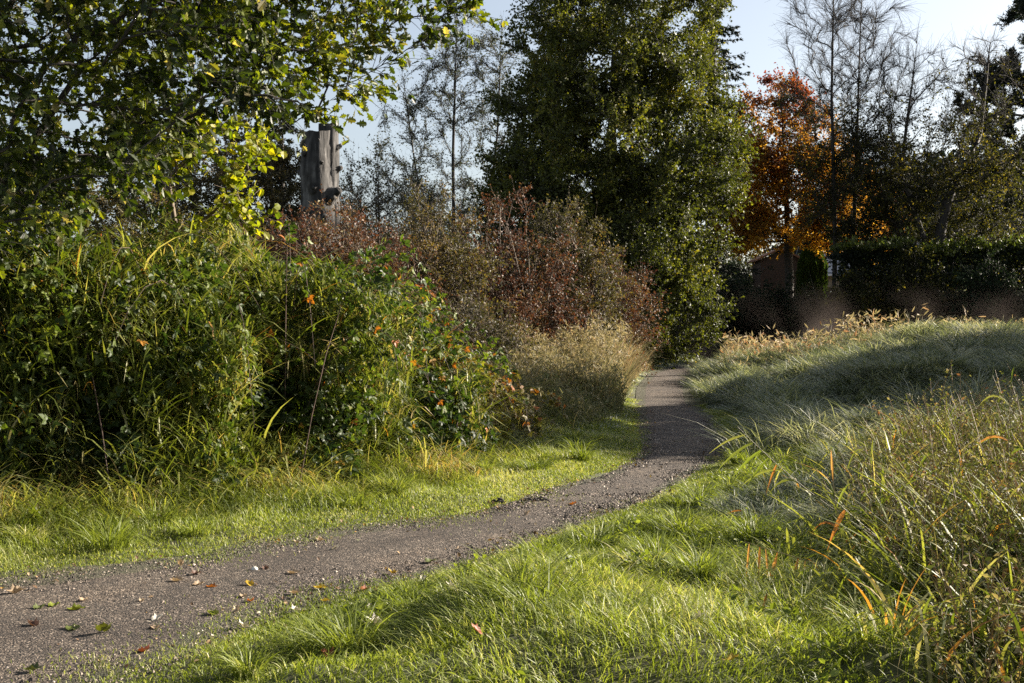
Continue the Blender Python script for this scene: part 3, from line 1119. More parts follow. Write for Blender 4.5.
def shrub(name, x, y, rx, ry, rz, label, cat, group, leafm, barkm, n_can=90, n_tw=2500, n_lf=16000, ls=.05, T=T_RHOMB, hi=1.05, twr=.004, tint=None, z0=.12, clump=.6, tw_L=.45, wild=.25):
    """a many-stemmed shrub: stems from the ground, side twigs, leaves on the twigs"""
    g = h1(x, y)
    root = empty(name, (x, y, g), label, cat, group)
    o = np.array([x, y, g])
    Gs, Gl = Geo(), Geo()
    d = rand_unit(n_can * 3)
    d[:, 2] = np.abs(d[:, 2])
    d = d[:n_can]
    d[:, 2] = d[:, 2] ** .6 * .88
    E = o + d * np.array([rx, ry, rz]) * (rng.uniform(.7, 1.0, n_can) * (.8 + .4 * noise(d, .5, 77)))[:, None]
    far = rng.random(n_can) < wild
    E[far, 2] += rng.uniform(.1, .5, far.sum()) * (rz * .25)
    B = o + np.c_[rng.normal(0, rx * .18, n_can), rng.normal(0, ry * .18, n_can), np.full(n_can, -.05)]
    Mi = B * .35 + E * .65
    Mi[:, 2] = B[:, 2] + (E[:, 2] - B[:, 2]) * .95 + .15 * rz
    C = np.array([bez(p, q, e, 8) for p, q, e in zip(B, Mi, E)]) + rng.normal(0, .02, (n_can, 8, 3))
    tube_batch(Gs, C, np.linspace(.014, .003, 8)[None] * (np.ones((n_can, 1)) * (.5 + rz * .15)), 4)
    i = rng.integers(0, n_can, n_tw)
    t = rng.uniform(z0, 1, n_tw) * 7
    j = np.minimum(t.astype(int), 6)
    f = (t - j)[:, None]
    a = C[i, j] * (1 - f) + C[i, j + 1] * f
    dd = norm(norm(C[i, j + 1] - C[i, j]) + 1.1 * rand_unit(n_tw) + np.array([0, 0, .2]))
    L = rng.uniform(.5, 1.2, n_tw) * tw_L
    tt = np.linspace(0, 1, 3)
    P = a[:, None] + dd[:, None] * (L[:, None] * tt)[..., None] + (rand_unit(n_tw) * .25)[:, None] * (L[:, None] * tt ** 2)[..., None]
    tube_batch(Gs, P, np.array([1, .8, .4])[None] * twr * np.ones((n_tw, 1)), 3)
    Gs.build('stems', barkm, root, True, o)
    if n_lf:
        Q, dq = on_twigs(P, n_lf)
        nz = noise(Q, clump, 78)
        tn = np.clip(.5 + (nz - .5) * 1.1 + rng.normal(0, .2, len(Q)), 0, 1) if tint is None else np.clip(tint(Q, nz), 0, 1)
        scatter(Gl, T, Q, ls * rng.uniform(.6, 1.3, len(Q)), tn, dq, .6, .2)
        Gl.build('foliage', leafm, root, False, o)
    return root


RG = 'brown and red leaved thicket shrubs behind the brambles'
for (px, d, top, rx, lab, mm, nl) in [
        (238, 21.5, 246, 1.7, 'dark reddish shrub between the bramble bank and the dead trunk', 0, 9000),
        (300, 23.5, 222, 1.9, 'deep red leaved shrub at the foot of the dead trunk', 0, 13000),
        (333, 24.2, 206, 1.5, 'dark red shrub hiding the lower half of the dead trunk', 0, 11000),
        (368, 25.0, 225, 1.7, 'dull red shrub just right of the dead trunk', 0, 12000),
        (430, 27.0, 180, 2.0, 'tall brown shrub in front of the slender twin tree', 1, 13000),
        (500, 29.0, 196, 2.4, 'tall rusty shrub with bare grey twigs at its top', 0, 15000),
        (560, 31.0, 196, 1.9, 'olive and brown shrub left of the big leafy tree', 1, 15000),
        (603, 33.5, 240, 1.6, 'rusty shrub at the thicket end beside the straw grass', 0, 10000),
        (470, 22.5, 305, 1.3, 'low brown shrub between the brambles and the pale grass', 1, 8000)]:
    x = (px - 512) / FPX * d
    rz = (CAM_H + (HOR - top) / FPX * d - h1(x, d)) * 1.07
    shrub('thicket_shrub', x, d, rx, rx * .9, rz, lab, 'shrub', RG, M_DULL if mm else M_ROSE, M_TWIG, 130, 5200, int(nl * 2.0), .055 + d * .0006, twr=.003, tw_L=.5, wild=.06)

# ================================================================== THE DEAD TRUNK
def dead_trunk():
    x, y = (320 - 512) / FPX * 34.0, 34.0
    g = h1(x, y)
    top = CAM_H + (HOR - 132) / FPX * 34 - g
    root = empty('dead_tree_trunk', (x, y, g), 'tall grey dead tree trunk with cut off top and branch stubs', 'dead tree')

    def fluted(cx, cy_, r0, r1, z1, seed, k=28, m=40, tilt=0., flat=1.0):
        G = Geo()
        zs = np.linspace(-.1, z1, m)
        th = np.arange(k) * 2 * math.pi / k
        V = []
        for z in zs:
            f = z / z1
            rr = r0 + (r1 - r0) * f
            q = np.c_[np.cos(th) * 1.3, np.sin(th) * 1.3, np.full(k, z * .35)]
            fl = .74 + .50 * noise(q, .42, seed) + .22 * (noise(q * np.array([1, 1, 2.2]), .2, seed + 1) - .5)
            V.append(np.c_[cx + tilt * f + np.cos(th) * rr * fl, cy_ + np.sin(th) * rr * fl * flat, np.full(k, z)])
        V[-1][:, 2] += .12 * (noise(np.c_[V[-1][:, :2], np.zeros(k)], .15, seed + 4) - .5)
        V = np.array(V).reshape(-1, 3)
        i, j = np.meshgrid(np.arange(m - 1), np.arange(k), indexing='ij')
        a, b = (i * k + j).ravel(), (i * k + (j + 1) % k).ravel()
        F = np.c_[a, b, b + k, a + k]
        G.add(V, F.ravel(), np.full(len(F), 4))
        c = V[-k:].mean(0) + np.array([0, 0, -.08])
        G.add(np.r_[V[-k:], [c]], np.array([(q_, (q_ + 1) % k, k) for q_ in range(k)]).ravel(), [3] * k)
        return G

    M, nt, p = new_mat('weathered_wood')
    tc = nt.nodes.new('ShaderNodeTexCoord')
    mp = nt.nodes.new('ShaderNodeMapping')
    mp.inputs['Scale'].default_value = (1, 1, .12)
    nt.links.new(tc.outputs['Object'], mp.inputs[0])
    n1 = nt.nodes.new('ShaderNodeTexNoise')
    n1.inputs['Scale'].default_value = 9
    n1.inputs['Detail'].default_value = 9
    n2 = nt.nodes.new('ShaderNodeTexNoise')
    n2.inputs['Scale'].default_value = 1.6
    n2.inputs['Detail'].default_value = 4
    nt.links.new(mp.outputs[0], n1.inputs[0])
    nt.links.new(tc.outputs['Object'], n2.inputs[0])
    c1 = ramp(nt, [(.38, (.018, .016, .015)), (.52, (.078, .073, .070)), (.70, (.17, .162, .155))], n1.outputs[0])
    c2 = ramp(nt, [(.42, (.25, .235, .22)), (.60, (1, 1, 1))], n2.outputs[0])
    mu = nt.nodes.new('ShaderNodeMixRGB')
    mu.blend_type = 'MULTIPLY'
    mu.inputs[0].default_value = 1
    nt.links.new(c1, mu.inputs[1])
    nt.links.new(c2, mu.inputs[2])
    nt.links.new(mu.outputs[0], p.inputs['Base Color'])
    p.inputs['Roughness'].default_value = .85
    b = nt.nodes.new('ShaderNodeBump')
    b.inputs['Distance'].default_value = .06
    b.inputs['Strength'].default_value = .8
    nt.links.new(n1.outputs[0], b.inputs['Height'])
    nt.links.new(b.outputs[0], p.inputs['Normal'])
    fluted(.0, 0, .58, .40, top - .02, 101).build('trunk', M, root, True)
    fluted(-.34, .02, .32, .22, top - .06, 105, 18).build('side_stem', M, root, True)
    fluted(.27, .10, .34, .27, top + .27, 109, 18, flat=.8).build('side_stem', M, root, True)
    # branch stubs and knots
    for (dx, dy, dz, r, ln, a) in [(-.55, .0, -1.25, .08, .12, math.pi), (.55, .1, -.45, .07, .10, 0.1), (.54, .1, -1.1, .08, .12, -.1), (.46, -.18, -1.85, .14, .24, -.5), (.36, -.26, -2.05, .11, .20, -.9),
                                   (.02, -.36, -.35, .07, .10, -1.5), (-.06, -.43, -1.75, .11, .10, -1.6), (.2, -.44, -2.6, .09, .14, -1.2), (-.33, -.30, -2.4, .08, .12, -2.0),
                                   (.12, -.38, -1.0, .05, .10, -1.3), (-.12, -.47, -2.9, .10, .14, -1.6), (-.40, -.22, -.7, .06, .1, -2.0)]:
        G = Geo()
        u = np.array([math.cos(a), math.sin(a), .25])
        u /= np.linalg.norm(u)
        c = np.array([dx, dy, top + dz])
        pts = bez(c - u * .12, c + u * ln * .5, c + u * ln + np.array([0, 0, .05]), 7)
        tube(G, pts, np.array([r * 1.9, r * 1.6, r * 1.25, r * 1.02, r * .9, r * .8, r * .15]), 11)
        V = G.V[0]
        G.V[0] = V + (noise(V, .05, 300)[:, None] - .5) * .07 + rng.normal(0, .008, V.shape)
        G.build('branch_stub', M, root, True)


dead_trunk()

# ================================================================== TREES
def tk(*pts):
    return [tuple(map(float, p)) for p in pts]


# --- big leafy tree in the middle
def big_tint(Q, nz):
    # sunny and shaded sides get their difference from the sun; only clump-to-clump colour here
    return .36 + (nz - .5) * .8 + rng.normal(0, .2, len(Q))


make_tree('broadleaf_tree', (4.15, 47.0), 'big dense green leafy tree standing over the bend of the path', 'tree', M_BARK, M_POP,
          tk((0, 0, 0), (.1, 0, 3), (-.1, .1, 8), (.1, 0, 14), (.2, 0, 18)), .38,
          [(-.3, 0, 9.2, 5.0, 4.8, 5.4, 8), (.3, 0, 14.5, 4.3, 4.2, 5.2, 5), (-1.6, 0, 14.0, 2.9, 3, 4.6, 2), (2.7, -.5, 9.0, 2.9, 3.2, 4.2, 3), (1.3, -1.2, 5.0, 3.2, 3.2, 3.6, 3.2), (1.6, -1.6, 2.6, 2.6, 2.4, 2.2, 2), (-2.6, 0, 6.6, 2.8, 3.2, 3.8, 3.2), (-1.2, 0, 3.8, 3.2, 3.0, 3.0, 2.4), (.2, 0, 18.8, 2.6, 2.6, 3.4, 1.4)],
          1200, 25000, .95, 330000, T_RHOMB, .130, shell=.5, nz=1.6, thr=.28, tint=big_tint, clump=1.1, maxr=.05, lo=.06, zmin=.3)

# --- slender twin tree on the left of it
make_tree('slender_tree', (-3.6, 55.0), 'slender feathery tree with two thin trunks against the pale sky', 'tree', M_BARKD, M_GREY,
          tk((.9, 0, 0), (.8, 0, 5), (.75, 0, 10), (.95, 0, 16.6)), .10,
          [(.8, 0, 10.5, 2.4, 2.2, 5.6, 4), (.9, 0, 15, 1.6, 1.6, 2.8, 2), (-1.2, 0, 10.0, 1.9, 1.6, 3.6, 3), (2.6, 0, 9.8, 1.7, 1.7, 5.2, 3), (0, 0, 6, 3.0, 2, 2.4, 2), (3.0, 0, 14.3, 1.3, 1.3, 2.2, 1)],
          460, 8500, .75, 34000, T_RHOMB, .085, shell=.5, nz=1.3, thr=.33, rise=.7, grav=.25, tip_r=.009, twig_r=.006, spread=.6,
          extra_trunks=[(tk((.85, 0, 1), (.2, 0, 5.5), (-1.0, 0, 9), (-1.7, 0, 14.0)), .08), (tk((1.0, .2, 1), (2.3, 0, 6), (2.9, 0, 11), (3.1, 0, 16)), .08)])

# --- shrubby trees behind the dead trunk
for (px, d, top, rx, lab, m_, nl, sz) in [
        (232, 44.0, 118, 2.9, 'rusty brown leaved tree behind the hanging oak leaves', M_DULL, 36000, .11),
        (272, 42.0, 150, 2.2, 'olive brown tree just left of the dead trunk', M_DULL, 30000, .10),
        (378, 48.0, 146, 2.4, 'small grey green tree between the dead trunk and the slender tree', M_GREY, 10000, .10),
        (352, 40.0, 182, 1.8, 'low twiggy tree right behind the dead trunk', M_DULL, 7000, .09),
        (425, 44.0, 196, 2.0, 'thin brownish tree below the slender twin tree', M_GREY, 6000, .09),
        (175, 38.0, 140, 2.9, 'dull brown tree half hidden behind the yellow leaved sapling', M_DULL, 34000, .10)]:
    x = (px - 512) / FPX * d
    z = CAM_H + (HOR - top) / FPX * d
    make_tree('small_tree', (x, d), lab, 'tree', M_BARKD, m_, tk((0, 0, 0), (.1, 0, z * .4), (0, 0, z * .92)), .11,
              [(0, 0, z * .62, rx, rx, z * .38, 3), (.3, 0, z * .3, rx * .9, rx * .9, z * .28, 1.5)], 190, 3200, .7, nl, T_RHOMB, sz,
              group='trees behind the thicket on the left', shell=.45, nz=1.0, thr=.3, rise=.7, tip_r=.009, up=.35, lo=.1)


# --- conifers
def conifer(x, y, H, r, label, z0=1.5, dens=1.0, name='conifer_tree', skip_low=0):
    g = h1(x, y) - .1
    root = empty(name, (x, y, g), label, 'conifer')
    Gt, Gb, Gl = Geo(), Geo(), Geo()
    tube(Gt, [(0, 0, 0), (0, 0, H * .5), (0, 0, H)], [.02 * H, .012 * H, .01], 8)
    nb = int(H * 7 * dens)
    z = rng.uniform(max(z0, skip_low), H * .985, nb)
    f = 1 - z / H
    L = r * (f ** .75) * rng.uniform(.6, 1.15, nb) + .25
    a = rng.uniform(0, 6.28, nb)
    d = np.c_[np.cos(a), np.sin(a), np.zeros(nb)]
    t = np.linspace(0, 1, 7)
    C = np.zeros((nb, 7, 3))
    C[..., 2] = z[:, None] - (.35 * L)[:, None] * t + (.30 * L)[:, None] * t ** 2.5 + .15
    C += d[:, None] * (L[:, None] * t)[..., None]
    tube_batch(Gb, C, np.linspace(.03, .006, 7)[None] * (.4 + L[:, None] / max(r, .1)), 4)
    # side sprays
    ns = int(nb * 16)
    i = rng.integers(0, nb, ns)
    u = rng.uniform(.12, 1, ns) * 6
    j = np.minimum(u.astype(int), 5)
    q = (u - j)[:, None]
    P = C[i, j] * (1 - q) + C[i, j + 1] * q
    sd = np.c_[-d[i, 1], d[i, 0], np.zeros(ns)] * rng.choice([-1, 1], ns)[:, None]
    dd = norm(sd * .8 + d[i] * .6 + np.array([0, 0, -.25]) + .3 * rand_unit(ns))
    l2 = rng.uniform(.2, .55, ns) * (.5 + .5 * (L[i] / max(r, .1)))
    tt = np.linspace(0, 1, 3)
    S = P[:, None] + dd[:, None] * (l2[:, None] * tt)[..., None] + np.array([0, 0, -.15]) * (l2[:, None] * tt ** 2)[..., None]
    tube_batch(Gb, S, np.array([.006, .005, .003])[None] * np.ones((ns, 1)), 3)
    Q, dq = on_twigs(S, int(ns * 11), 0)
    scatter(Gl, T_NEEDLE, Q, rng.uniform(.12, .22, len(Q)), np.clip(.45 + rng.normal(0, .25, len(Q)), 0, 1), dq, 1.2, .1, .8, wid=1.4)
    Gt.build('trunk', M_BARKD, root, True)
    Gb.build('branches', M_BARKD, root, True)
    Gl.build('foliage', M_NEEDLE, root)
    return root


conifer((556 - 512) / FPX * 72, 72, 22.3, 3.4, 'dark pointed conifer behind the left side of the big leafy tree', 8)
conifer((712 - 512) / FPX * 64, 64, 25.5, 3.5, 'tall dark conifer rising behind the right side of the big leafy tree', 1.5)
conifer((283 - 512) / FPX * 58, 58, 13.0, 2.6, 'dark conifer peeking out between the oak leaves and the dead trunk', 4)


# --- the fiery maple
def maple_tint(Q, nz):
    # leaves turn red from the top down
    return 1.02 - .085 * (Q[:, 2] - 4.5) + (nz - .5) * .7 + rng.normal(0, .16, len(Q))


make_tree('maple_tree', ((786 - 512) / FPX * 62, 62.0), 'maple in orange and red autumn leaf right of the big leafy tree', 'tree', M_BARKD, M_MAPLE,
          tk((0, 0, 0), (.2, 0, 4), (0, 0, 9), (-.3, 0, 14)), .22,
          [(-.3, 0, 8.2, 3.3, 3.0, 3.4, 4), (-.6, 0, 11.8, 2.9, 2.4, 3.4, 4), (1.4, 0, 8.5, 2.6, 2.4, 4.4, 3), (-1.4, 0, 6.2, 1.6, 2, 1.9, 1.5), (2.4, 0, 7.6, 2.0, 2.0, 2.6, 1.6), (-2.4, 0, 9.0, 2.1, 2.0, 3.2, 2.0), (3.6, .5, 8.8, 1.5, 1.6, 2.2, .8)],
          480, 9000, .75, 80000, T_RHOMB, .15, shell=.55, nz=1.2, thr=.28, tint=maple_tint, lo=.35, clump=1.0, zmin=5.9)

make_tree('maple_tree', ((856 - 512) / FPX * 66, 66.0), 'smaller olive and orange maple mostly hidden behind the half bare trees', 'tree', M_BARKD, M_MAPLE,
          tk((0, 0, 0), (.1, 0, 4), (0, 0, 9), (0, 0, 11)), .16,
          [(0, 0, 7.6, 2.6, 2.4, 2.6, 3), (-1.0, 0, 9.6, 1.9, 1.8, 2.0, 1.5)], 220, 3800, .75, 22000, T_RHOMB, .15, shell=.5, nz=1.2, thr=.35,
          tint=lambda Q, nz: .58 + (nz - .5) * .9 + rng.normal(0, .12, len(Q)), lo=.35, clump=1.0, zmin=5.2)

# --- bare-topped trees on the right
def top_bare(zl, zh):
    def f(Q):
        p = 1 - smooth(zl, zh, Q[:, 2])
        return rng.random(len(Q)) < p
    return f


BG = 'half bare trees in front of the laurel hedge'
make_tree('half_bare_tree', ((833 - 512) / FPX * 57, 57.0), 'tall thin tree with bare arching twigs right of the maple', 'tree', M_BARKD, M_OLIVE,
          tk((0, 0, 0), (.1, 0, 6), (-.1, 0, 13), (.0, 0, 19.5)), .11,
          [(0, 0, 14.0, 2.9, 2.4, 6.0, 5), (.6, 0, 8.6, 2.5, 2.4, 3.2, 3), (-.6, 0, 18, 2.2, 2, 2.2, 1.2)], 300, 5200, 1.15, 24000, T_RHOMB, .12,
          group=BG, shell=.5, rise=.8, grav=.3, tip_r=.010, twig_r=.0075, leaf_filter=top_bare(8.5, 15), up=.3, spread=.6)
make_tree('half_bare_tree', ((851 - 512) / FPX * 58, 58.0), 'second tall thin tree with bare top close right of the first', 'tree', M_BARKD, M_OLIVE,
          tk((0, 0, 0), (.1, 0, 6), (.3, 0, 12), (.5, 0, 19)), .11,
          [(.5, 0, 14, 2.6, 2.4, 5.6, 5), (.8, 0, 8, 2.5, 2.4, 3.4, 3)], 280, 4800, 1.15, 21000, T_RHOMB, .12,
          group=BG, shell=.5, rise=.8, grav=.3, tip_r=.010, twig_r=.0075, leaf_filter=top_bare(8.5, 14), up=.3, spread=.6)
make_tree('half_bare_tree', ((902 - 512) / FPX * 56, 56.0), 'spreading half bare tree against the bright sky gap', 'tree', M_BARKD, M_OLIVE,
          tk((-.4, 0, 0), (-.3, 0, 5), (0, 0, 10), (.7, 0, 15.5)), .17,
          [(.2, 0, 11.2, 3.0, 2.5, 4.6, 5), (0, 0, 6.3, 2.9, 2.4, 3.0, 3)], 230, 3400, .95, 17000, T_RHOMB, .12,
          group=BG, shell=.5, rise=.6, tip_r=.012, twig_r=.008, leaf_filter=top_bare(8, 14), up=.3)
make_tree('gnarled_tree', ((928 - 512) / FPX * 54, 54.0), 'dark forked gnarled tree leaning over the laurel hedge', 'tree', M_BARKD, M_OLIVE,
          tk((.2, 0, 0), (.3, 0, 4.8), (.9, 0, 7.5), (2.4, 0, 10.5), (2.9, 0, 15.0)), .26,
          [(2.3, 0, 11.5, 2.6, 2.5, 4.0, 5), (.4, 0, 6.6, 2.6, 2.2, 2.3, 3), (3.4, 0, 7.0, 1.8, 2.2, 2.2, 1.5), (-1.6, 0, 8.6, 2.0, 2.0, 2.2, 1.8)], 280, 4200, .9, 24000, T_RHOMB, .13,
          group=BG, shell=.5, rise=.35, tip_r=.012, twig_r=.008, leaf_filter=top_bare(7.5, 15), jit=.2,
          extra_trunks=[(tk((.3, 0, 4.2), (-.5, 0, 6.6), (-1.6, 0, 9.6), (-1.9, 0, 12.5)), .15)])
# pine at the right edge: bushy upswept tufts
make_tree('pine_tree', ((1030 - 512) / FPX * 60, 60.0), 'dark bushy pine at the right edge of the view', 'conifer', M_BARKD, M_NEEDLE,
          tk((0, 0, 0), (0, 0, 8), (.4, 0, 15), (.3, 0, 20)), .28,
          [(0, 0, 11.5, 3.4, 3.0, 5.0, 5), (-2.0, 0, 13.6, 1.8, 1.8, 2.3, 1.6), (1, 0, 16, 2.6, 2.6, 3.6, 2), (-.6, 0, 8.3, 2.6, 2.4, 2.5, 2)], 330, 4200, .55, 110000, T_NEEDLE, .20,
          shell=.5, nz=1.4, thr=.3, rise=.2, up=.6, lo=.3, droop=-.3, tip_r=.02, twig_r=.012)
make_tree('pine_tree', ((1075 - 512) / FPX * 46, 46.0), 'pine bough reaching in at the upper right corner', 'conifer', M_BARKD, M_NEEDLE,
          tk((0, 0, 0), (0, 0, 8), (0, 0, 16), (0, 0, 19)), .24,
          [(.3, 0, 15.5, 2.2, 2.0, 3.0, 3), (-1.4, 0, 14.4, .9, .8, .6, .8)], 90, 1400, .45, 30000, T_NEEDLE, .17,
          shell=.5, rise=.2, up=.6, lo=.5, droop=-.3, tip_r=.02, twig_r=.010)

# --- dark evergreen shrub beside the path end
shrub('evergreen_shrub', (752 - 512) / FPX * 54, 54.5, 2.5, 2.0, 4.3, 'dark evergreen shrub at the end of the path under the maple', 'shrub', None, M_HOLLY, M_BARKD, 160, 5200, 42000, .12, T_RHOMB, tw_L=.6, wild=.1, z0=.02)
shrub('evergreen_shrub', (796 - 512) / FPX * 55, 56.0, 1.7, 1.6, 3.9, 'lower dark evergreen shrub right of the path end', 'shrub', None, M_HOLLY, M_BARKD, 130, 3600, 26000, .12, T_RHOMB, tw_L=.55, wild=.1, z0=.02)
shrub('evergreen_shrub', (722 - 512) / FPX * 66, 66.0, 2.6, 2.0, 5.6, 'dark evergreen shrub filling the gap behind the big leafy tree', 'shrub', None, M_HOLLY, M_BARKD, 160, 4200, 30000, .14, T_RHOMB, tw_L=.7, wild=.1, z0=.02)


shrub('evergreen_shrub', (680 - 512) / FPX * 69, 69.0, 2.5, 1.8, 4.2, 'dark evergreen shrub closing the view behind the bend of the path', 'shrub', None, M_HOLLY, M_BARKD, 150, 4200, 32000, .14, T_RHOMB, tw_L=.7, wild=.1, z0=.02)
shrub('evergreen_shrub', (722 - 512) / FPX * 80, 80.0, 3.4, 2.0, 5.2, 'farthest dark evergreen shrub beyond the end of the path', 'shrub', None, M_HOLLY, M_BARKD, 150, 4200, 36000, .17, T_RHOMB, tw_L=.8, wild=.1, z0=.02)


# --- laurel hedge
def hedge(x0, x1, y, depth, H, label, seed):
    root = empty('hedge', (x0, y, h1(x0, y)), label, 'hedge', 'laurel hedge running along the far side of the field')
    o = np.array([x0, y, h1(x0, y)])
    Gl, Gb = Geo(), Geo()
    ln = x1 - x0
    # stems
    n = int(ln * 14)
    b = np.c_[rng.uniform(x0, x1, n), y + rng.normal(0, depth * .2, n)]
    B = np.c_[b, hz(b[:, 0], b[:, 1])]
    E = B + np.c_[rng.normal(0, .8, n), rng.normal(0, depth * .4, n), rng.uniform(.5, .97, n) * H]
    C = np.array([bez(p, (p + e) / 2 + rng.normal(0, .2, 3), e, 5) for p, e in zip(B, E)])
    tube_batch(Gb, C, np.linspace(.035, .008, 5)[None] * np.ones((n, 1)), 4)
    Gb.build('branches', M_BARKD, root, True, o)
    # leaf shell: front, top, and some of the inside
    n = int(ln * H * 620)
    x = rng.uniform(x0, x1, n)
    z = rng.uniform(0, 1, n) ** .9
    face = rng.random(n)
    yy = np.where(face < .75, -depth / 2 + rng.exponential(.18, n), rng.uniform(-.5, .5, n) * depth)
    z = np.where(face < .75, z, np.where(face < .93, 1 - rng.exponential(.03, n), z))
    hl = H * (.80 + .20 * noise(np.c_[x, np.full(n, y)], 1.3, seed) + .16 * noise(np.c_[x, np.full(n, y)], .4, seed + 5))
    bulge = 1.1 * (noise(np.c_[x, z * H], 1.3, seed + 1) - .5) + .25 * (noise(np.c_[x, z * H], .45, seed + 2) - .5)
    yy = yy + bulge + .25 * z ** 3
    P = np.c_[x, y + yy, hz(x, np.full(n, y)) + z * hl]
    tn = np.clip(.45 + rng.normal(0, .22, n) + (noise(P, .8, seed) - .5) * .5, 0, 1)
    scatter(Gl, T_RHOMB, P, rng.uniform(.11, .19, n), tn, np.array([[0, -.6, .6]]), .6, .1, .6)
    # shoots on top; their pale tint paints in the sunlit rim
    m = int(ln * 420)
    x = rng.uniform(x0, x1, m)
    P = np.c_[x, y + rng.uniform(-.5, .5, m) * depth, hz(x, np.full(m, y)) + H * (.83 + .20 * noise(np.c_[x, np.full(m, y)], 1.3, seed) + .16 * noise(np.c_[x, np.full(m, y)], .4, seed + 5)) + rng.exponential(.11, m)]
    scatter(Gl, T_LEAF, P, rng.uniform(.12, .2, m), rng.uniform(.7, 1, m), np.array([[0, 0, 1.]]), .9, -.3, .3)
    Gl.build('foliage', M_HEDGE, root, False, o)


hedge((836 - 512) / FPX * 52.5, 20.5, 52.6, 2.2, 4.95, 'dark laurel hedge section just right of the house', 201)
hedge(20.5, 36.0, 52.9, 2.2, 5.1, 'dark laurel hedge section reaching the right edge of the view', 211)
shrub('evergreen_shrub', (850 - 512) / FPX * 51, 51.0, 1.3, 1.1, 3.9, 'dark shrub with yellow flecks at the left end of the laurel hedge', 'shrub', None, M_OLIVE, M_BARKD, 140, 4200, 30000, .12, T_RHOMB, tw_L=.6, wild=.2, z0=.02)


shrub('evergreen_shrub', (912 - 512) / FPX * 51, 51.0, 1.9, 1.1, 4.9, 'dark shrub bulging out of the laurel hedge near its middle', 'shrub', None, M_OLIVE, M_BARKD, 150, 4600, 30000, .12, T_RHOMB, tw_L=.6, wild=.2, z0=.02)
shrub('evergreen_shrub', (985 - 512) / FPX * 50.5, 50.5, 2.2, 1.1, 4.4, 'dark shrub bulging out of the laurel hedge below the pine', 'shrub', None, M_HOLLY, M_BARKD, 150, 4600, 36000, .12, T_RHOMB, tw_L=.6, wild=.2, z0=.02)


# --- arborvitae
def arborvitae():
    d = 72.0
    x = (812 - 512) / FPX * d
    g = h1(x, d)
    top = CAM_H + (HOR - 243) / FPX * d - g
    root = empty('arborvitae', (x, d, g), 'narrow columnar evergreen between the shed and the house', 'evergreen')
    Gt, Gl = Geo(), Geo()
    tube(Gt, [(0, 0, -.1), (0, 0, top * .9)], [.12, .02], 7)
    Gt.build('trunk', M_BARKD, root, True)
    n = 42000
    a = rng.uniform(0, 6.28, n)
    z = rng.uniform(.02, 1, n)
    r = .86 * np.minimum(1, (1 - z) * 4.5) ** .6 * (.85 + .3 * noise(np.c_[np.cos(a) * 2, np.sin(a) * 2, z * 8], .6, 221)) * (1 - rng.exponential(.09, n))
    P = np.c_[np.cos(a) * r, np.sin(a) * r, z * top]
    scatter(Gl, T_NEEDLE, P, rng.uniform(.12, .2, n), np.clip(rng.normal(.6, .2, n), 0, 1), np.c_[np.cos(a), np.sin(a), np.full(n, 1.5)], 1.5, -.2, .2, wid=2.2)
    Gl.build('foliage', leaf_mat('thuja_spray', [(0, (.02, .035, .008)), (.5, (.045, .075, .012)), (1, (.10, .14, .02))], .3, .6, .3), root)


arborvitae()


# ================================================================== THE HOUSE AND THE SHED
def box(G, x0, x1, y0, y1, z0, z1):
    V = [(x, y, z) for x in (x0, x1) for y in (y0, y1) for z in (z0, z1)]
    F = [(0, 1, 3, 2), (4, 6, 7, 5), (0, 4, 5, 1), (2, 3, 7, 6), (0, 2, 6, 4), (1, 5, 7, 3)]
    G.add(V, np.array(F).ravel(), [4] * 6)


def plain(name, c, rough=.7, metal=0, bump=0, wave=None):
    m, nt, p = new_mat(name)
    tc = nt.nodes.new('ShaderNodeTexCoord')
    n = nt.nodes.new('ShaderNodeTexNoise')
    n.inputs['Scale'].default_value = 6
    n.inputs['Detail'].default_value = 5
    nt.links.new(tc.outputs['Object'], n.inputs[0])
    c = np.array(c)
    nt.links.new(ramp(nt, [(.3, tuple(c * .75)), (.7, tuple(c * 1.15))], n.outputs[0]), p.inputs['Base Color'])
    p.inputs['Roughness'].default_value = rough
    if wave:
        w = nt.nodes.new('ShaderNodeTexWave')
        w.bands_direction = 'Z'
        w.wave_profile = 'SAW'
        w.inputs['Scale'].default_value = wave
        nt.links.new(tc.outputs['Object'], w.inputs[0])
        b = nt.nodes.new('ShaderNodeBump')
        b.inputs['Distance'].default_value = .04
        nt.links.new(w.outputs[0], b.inputs['Height'])
        nt.links.new(b.outputs[0], p.inputs['Normal'])
    return m


M_SLATE = plain('slate_roof', (.085, .11, .16), .6, wave=1.6)
M_SIDING = plain('tan_siding', (.36, .31, .24), .7, wave=1.5)
M_TRIM = plain('white_trim', (.75, .75, .74), .5)
M_GLASS, nt, p = new_mat('window_glass')
p.inputs['Base Color'].default_value = (.03, .04, .05, 1)
p.inputs['Roughness'].default_value = .06
M_CEDAR = plain('brown_tile_roof', (.32, .15, .09), .8, wave=3.0)
M_SHEDW = plain('brown_boards', (.085, .05, .035), .8, wave=2.0)


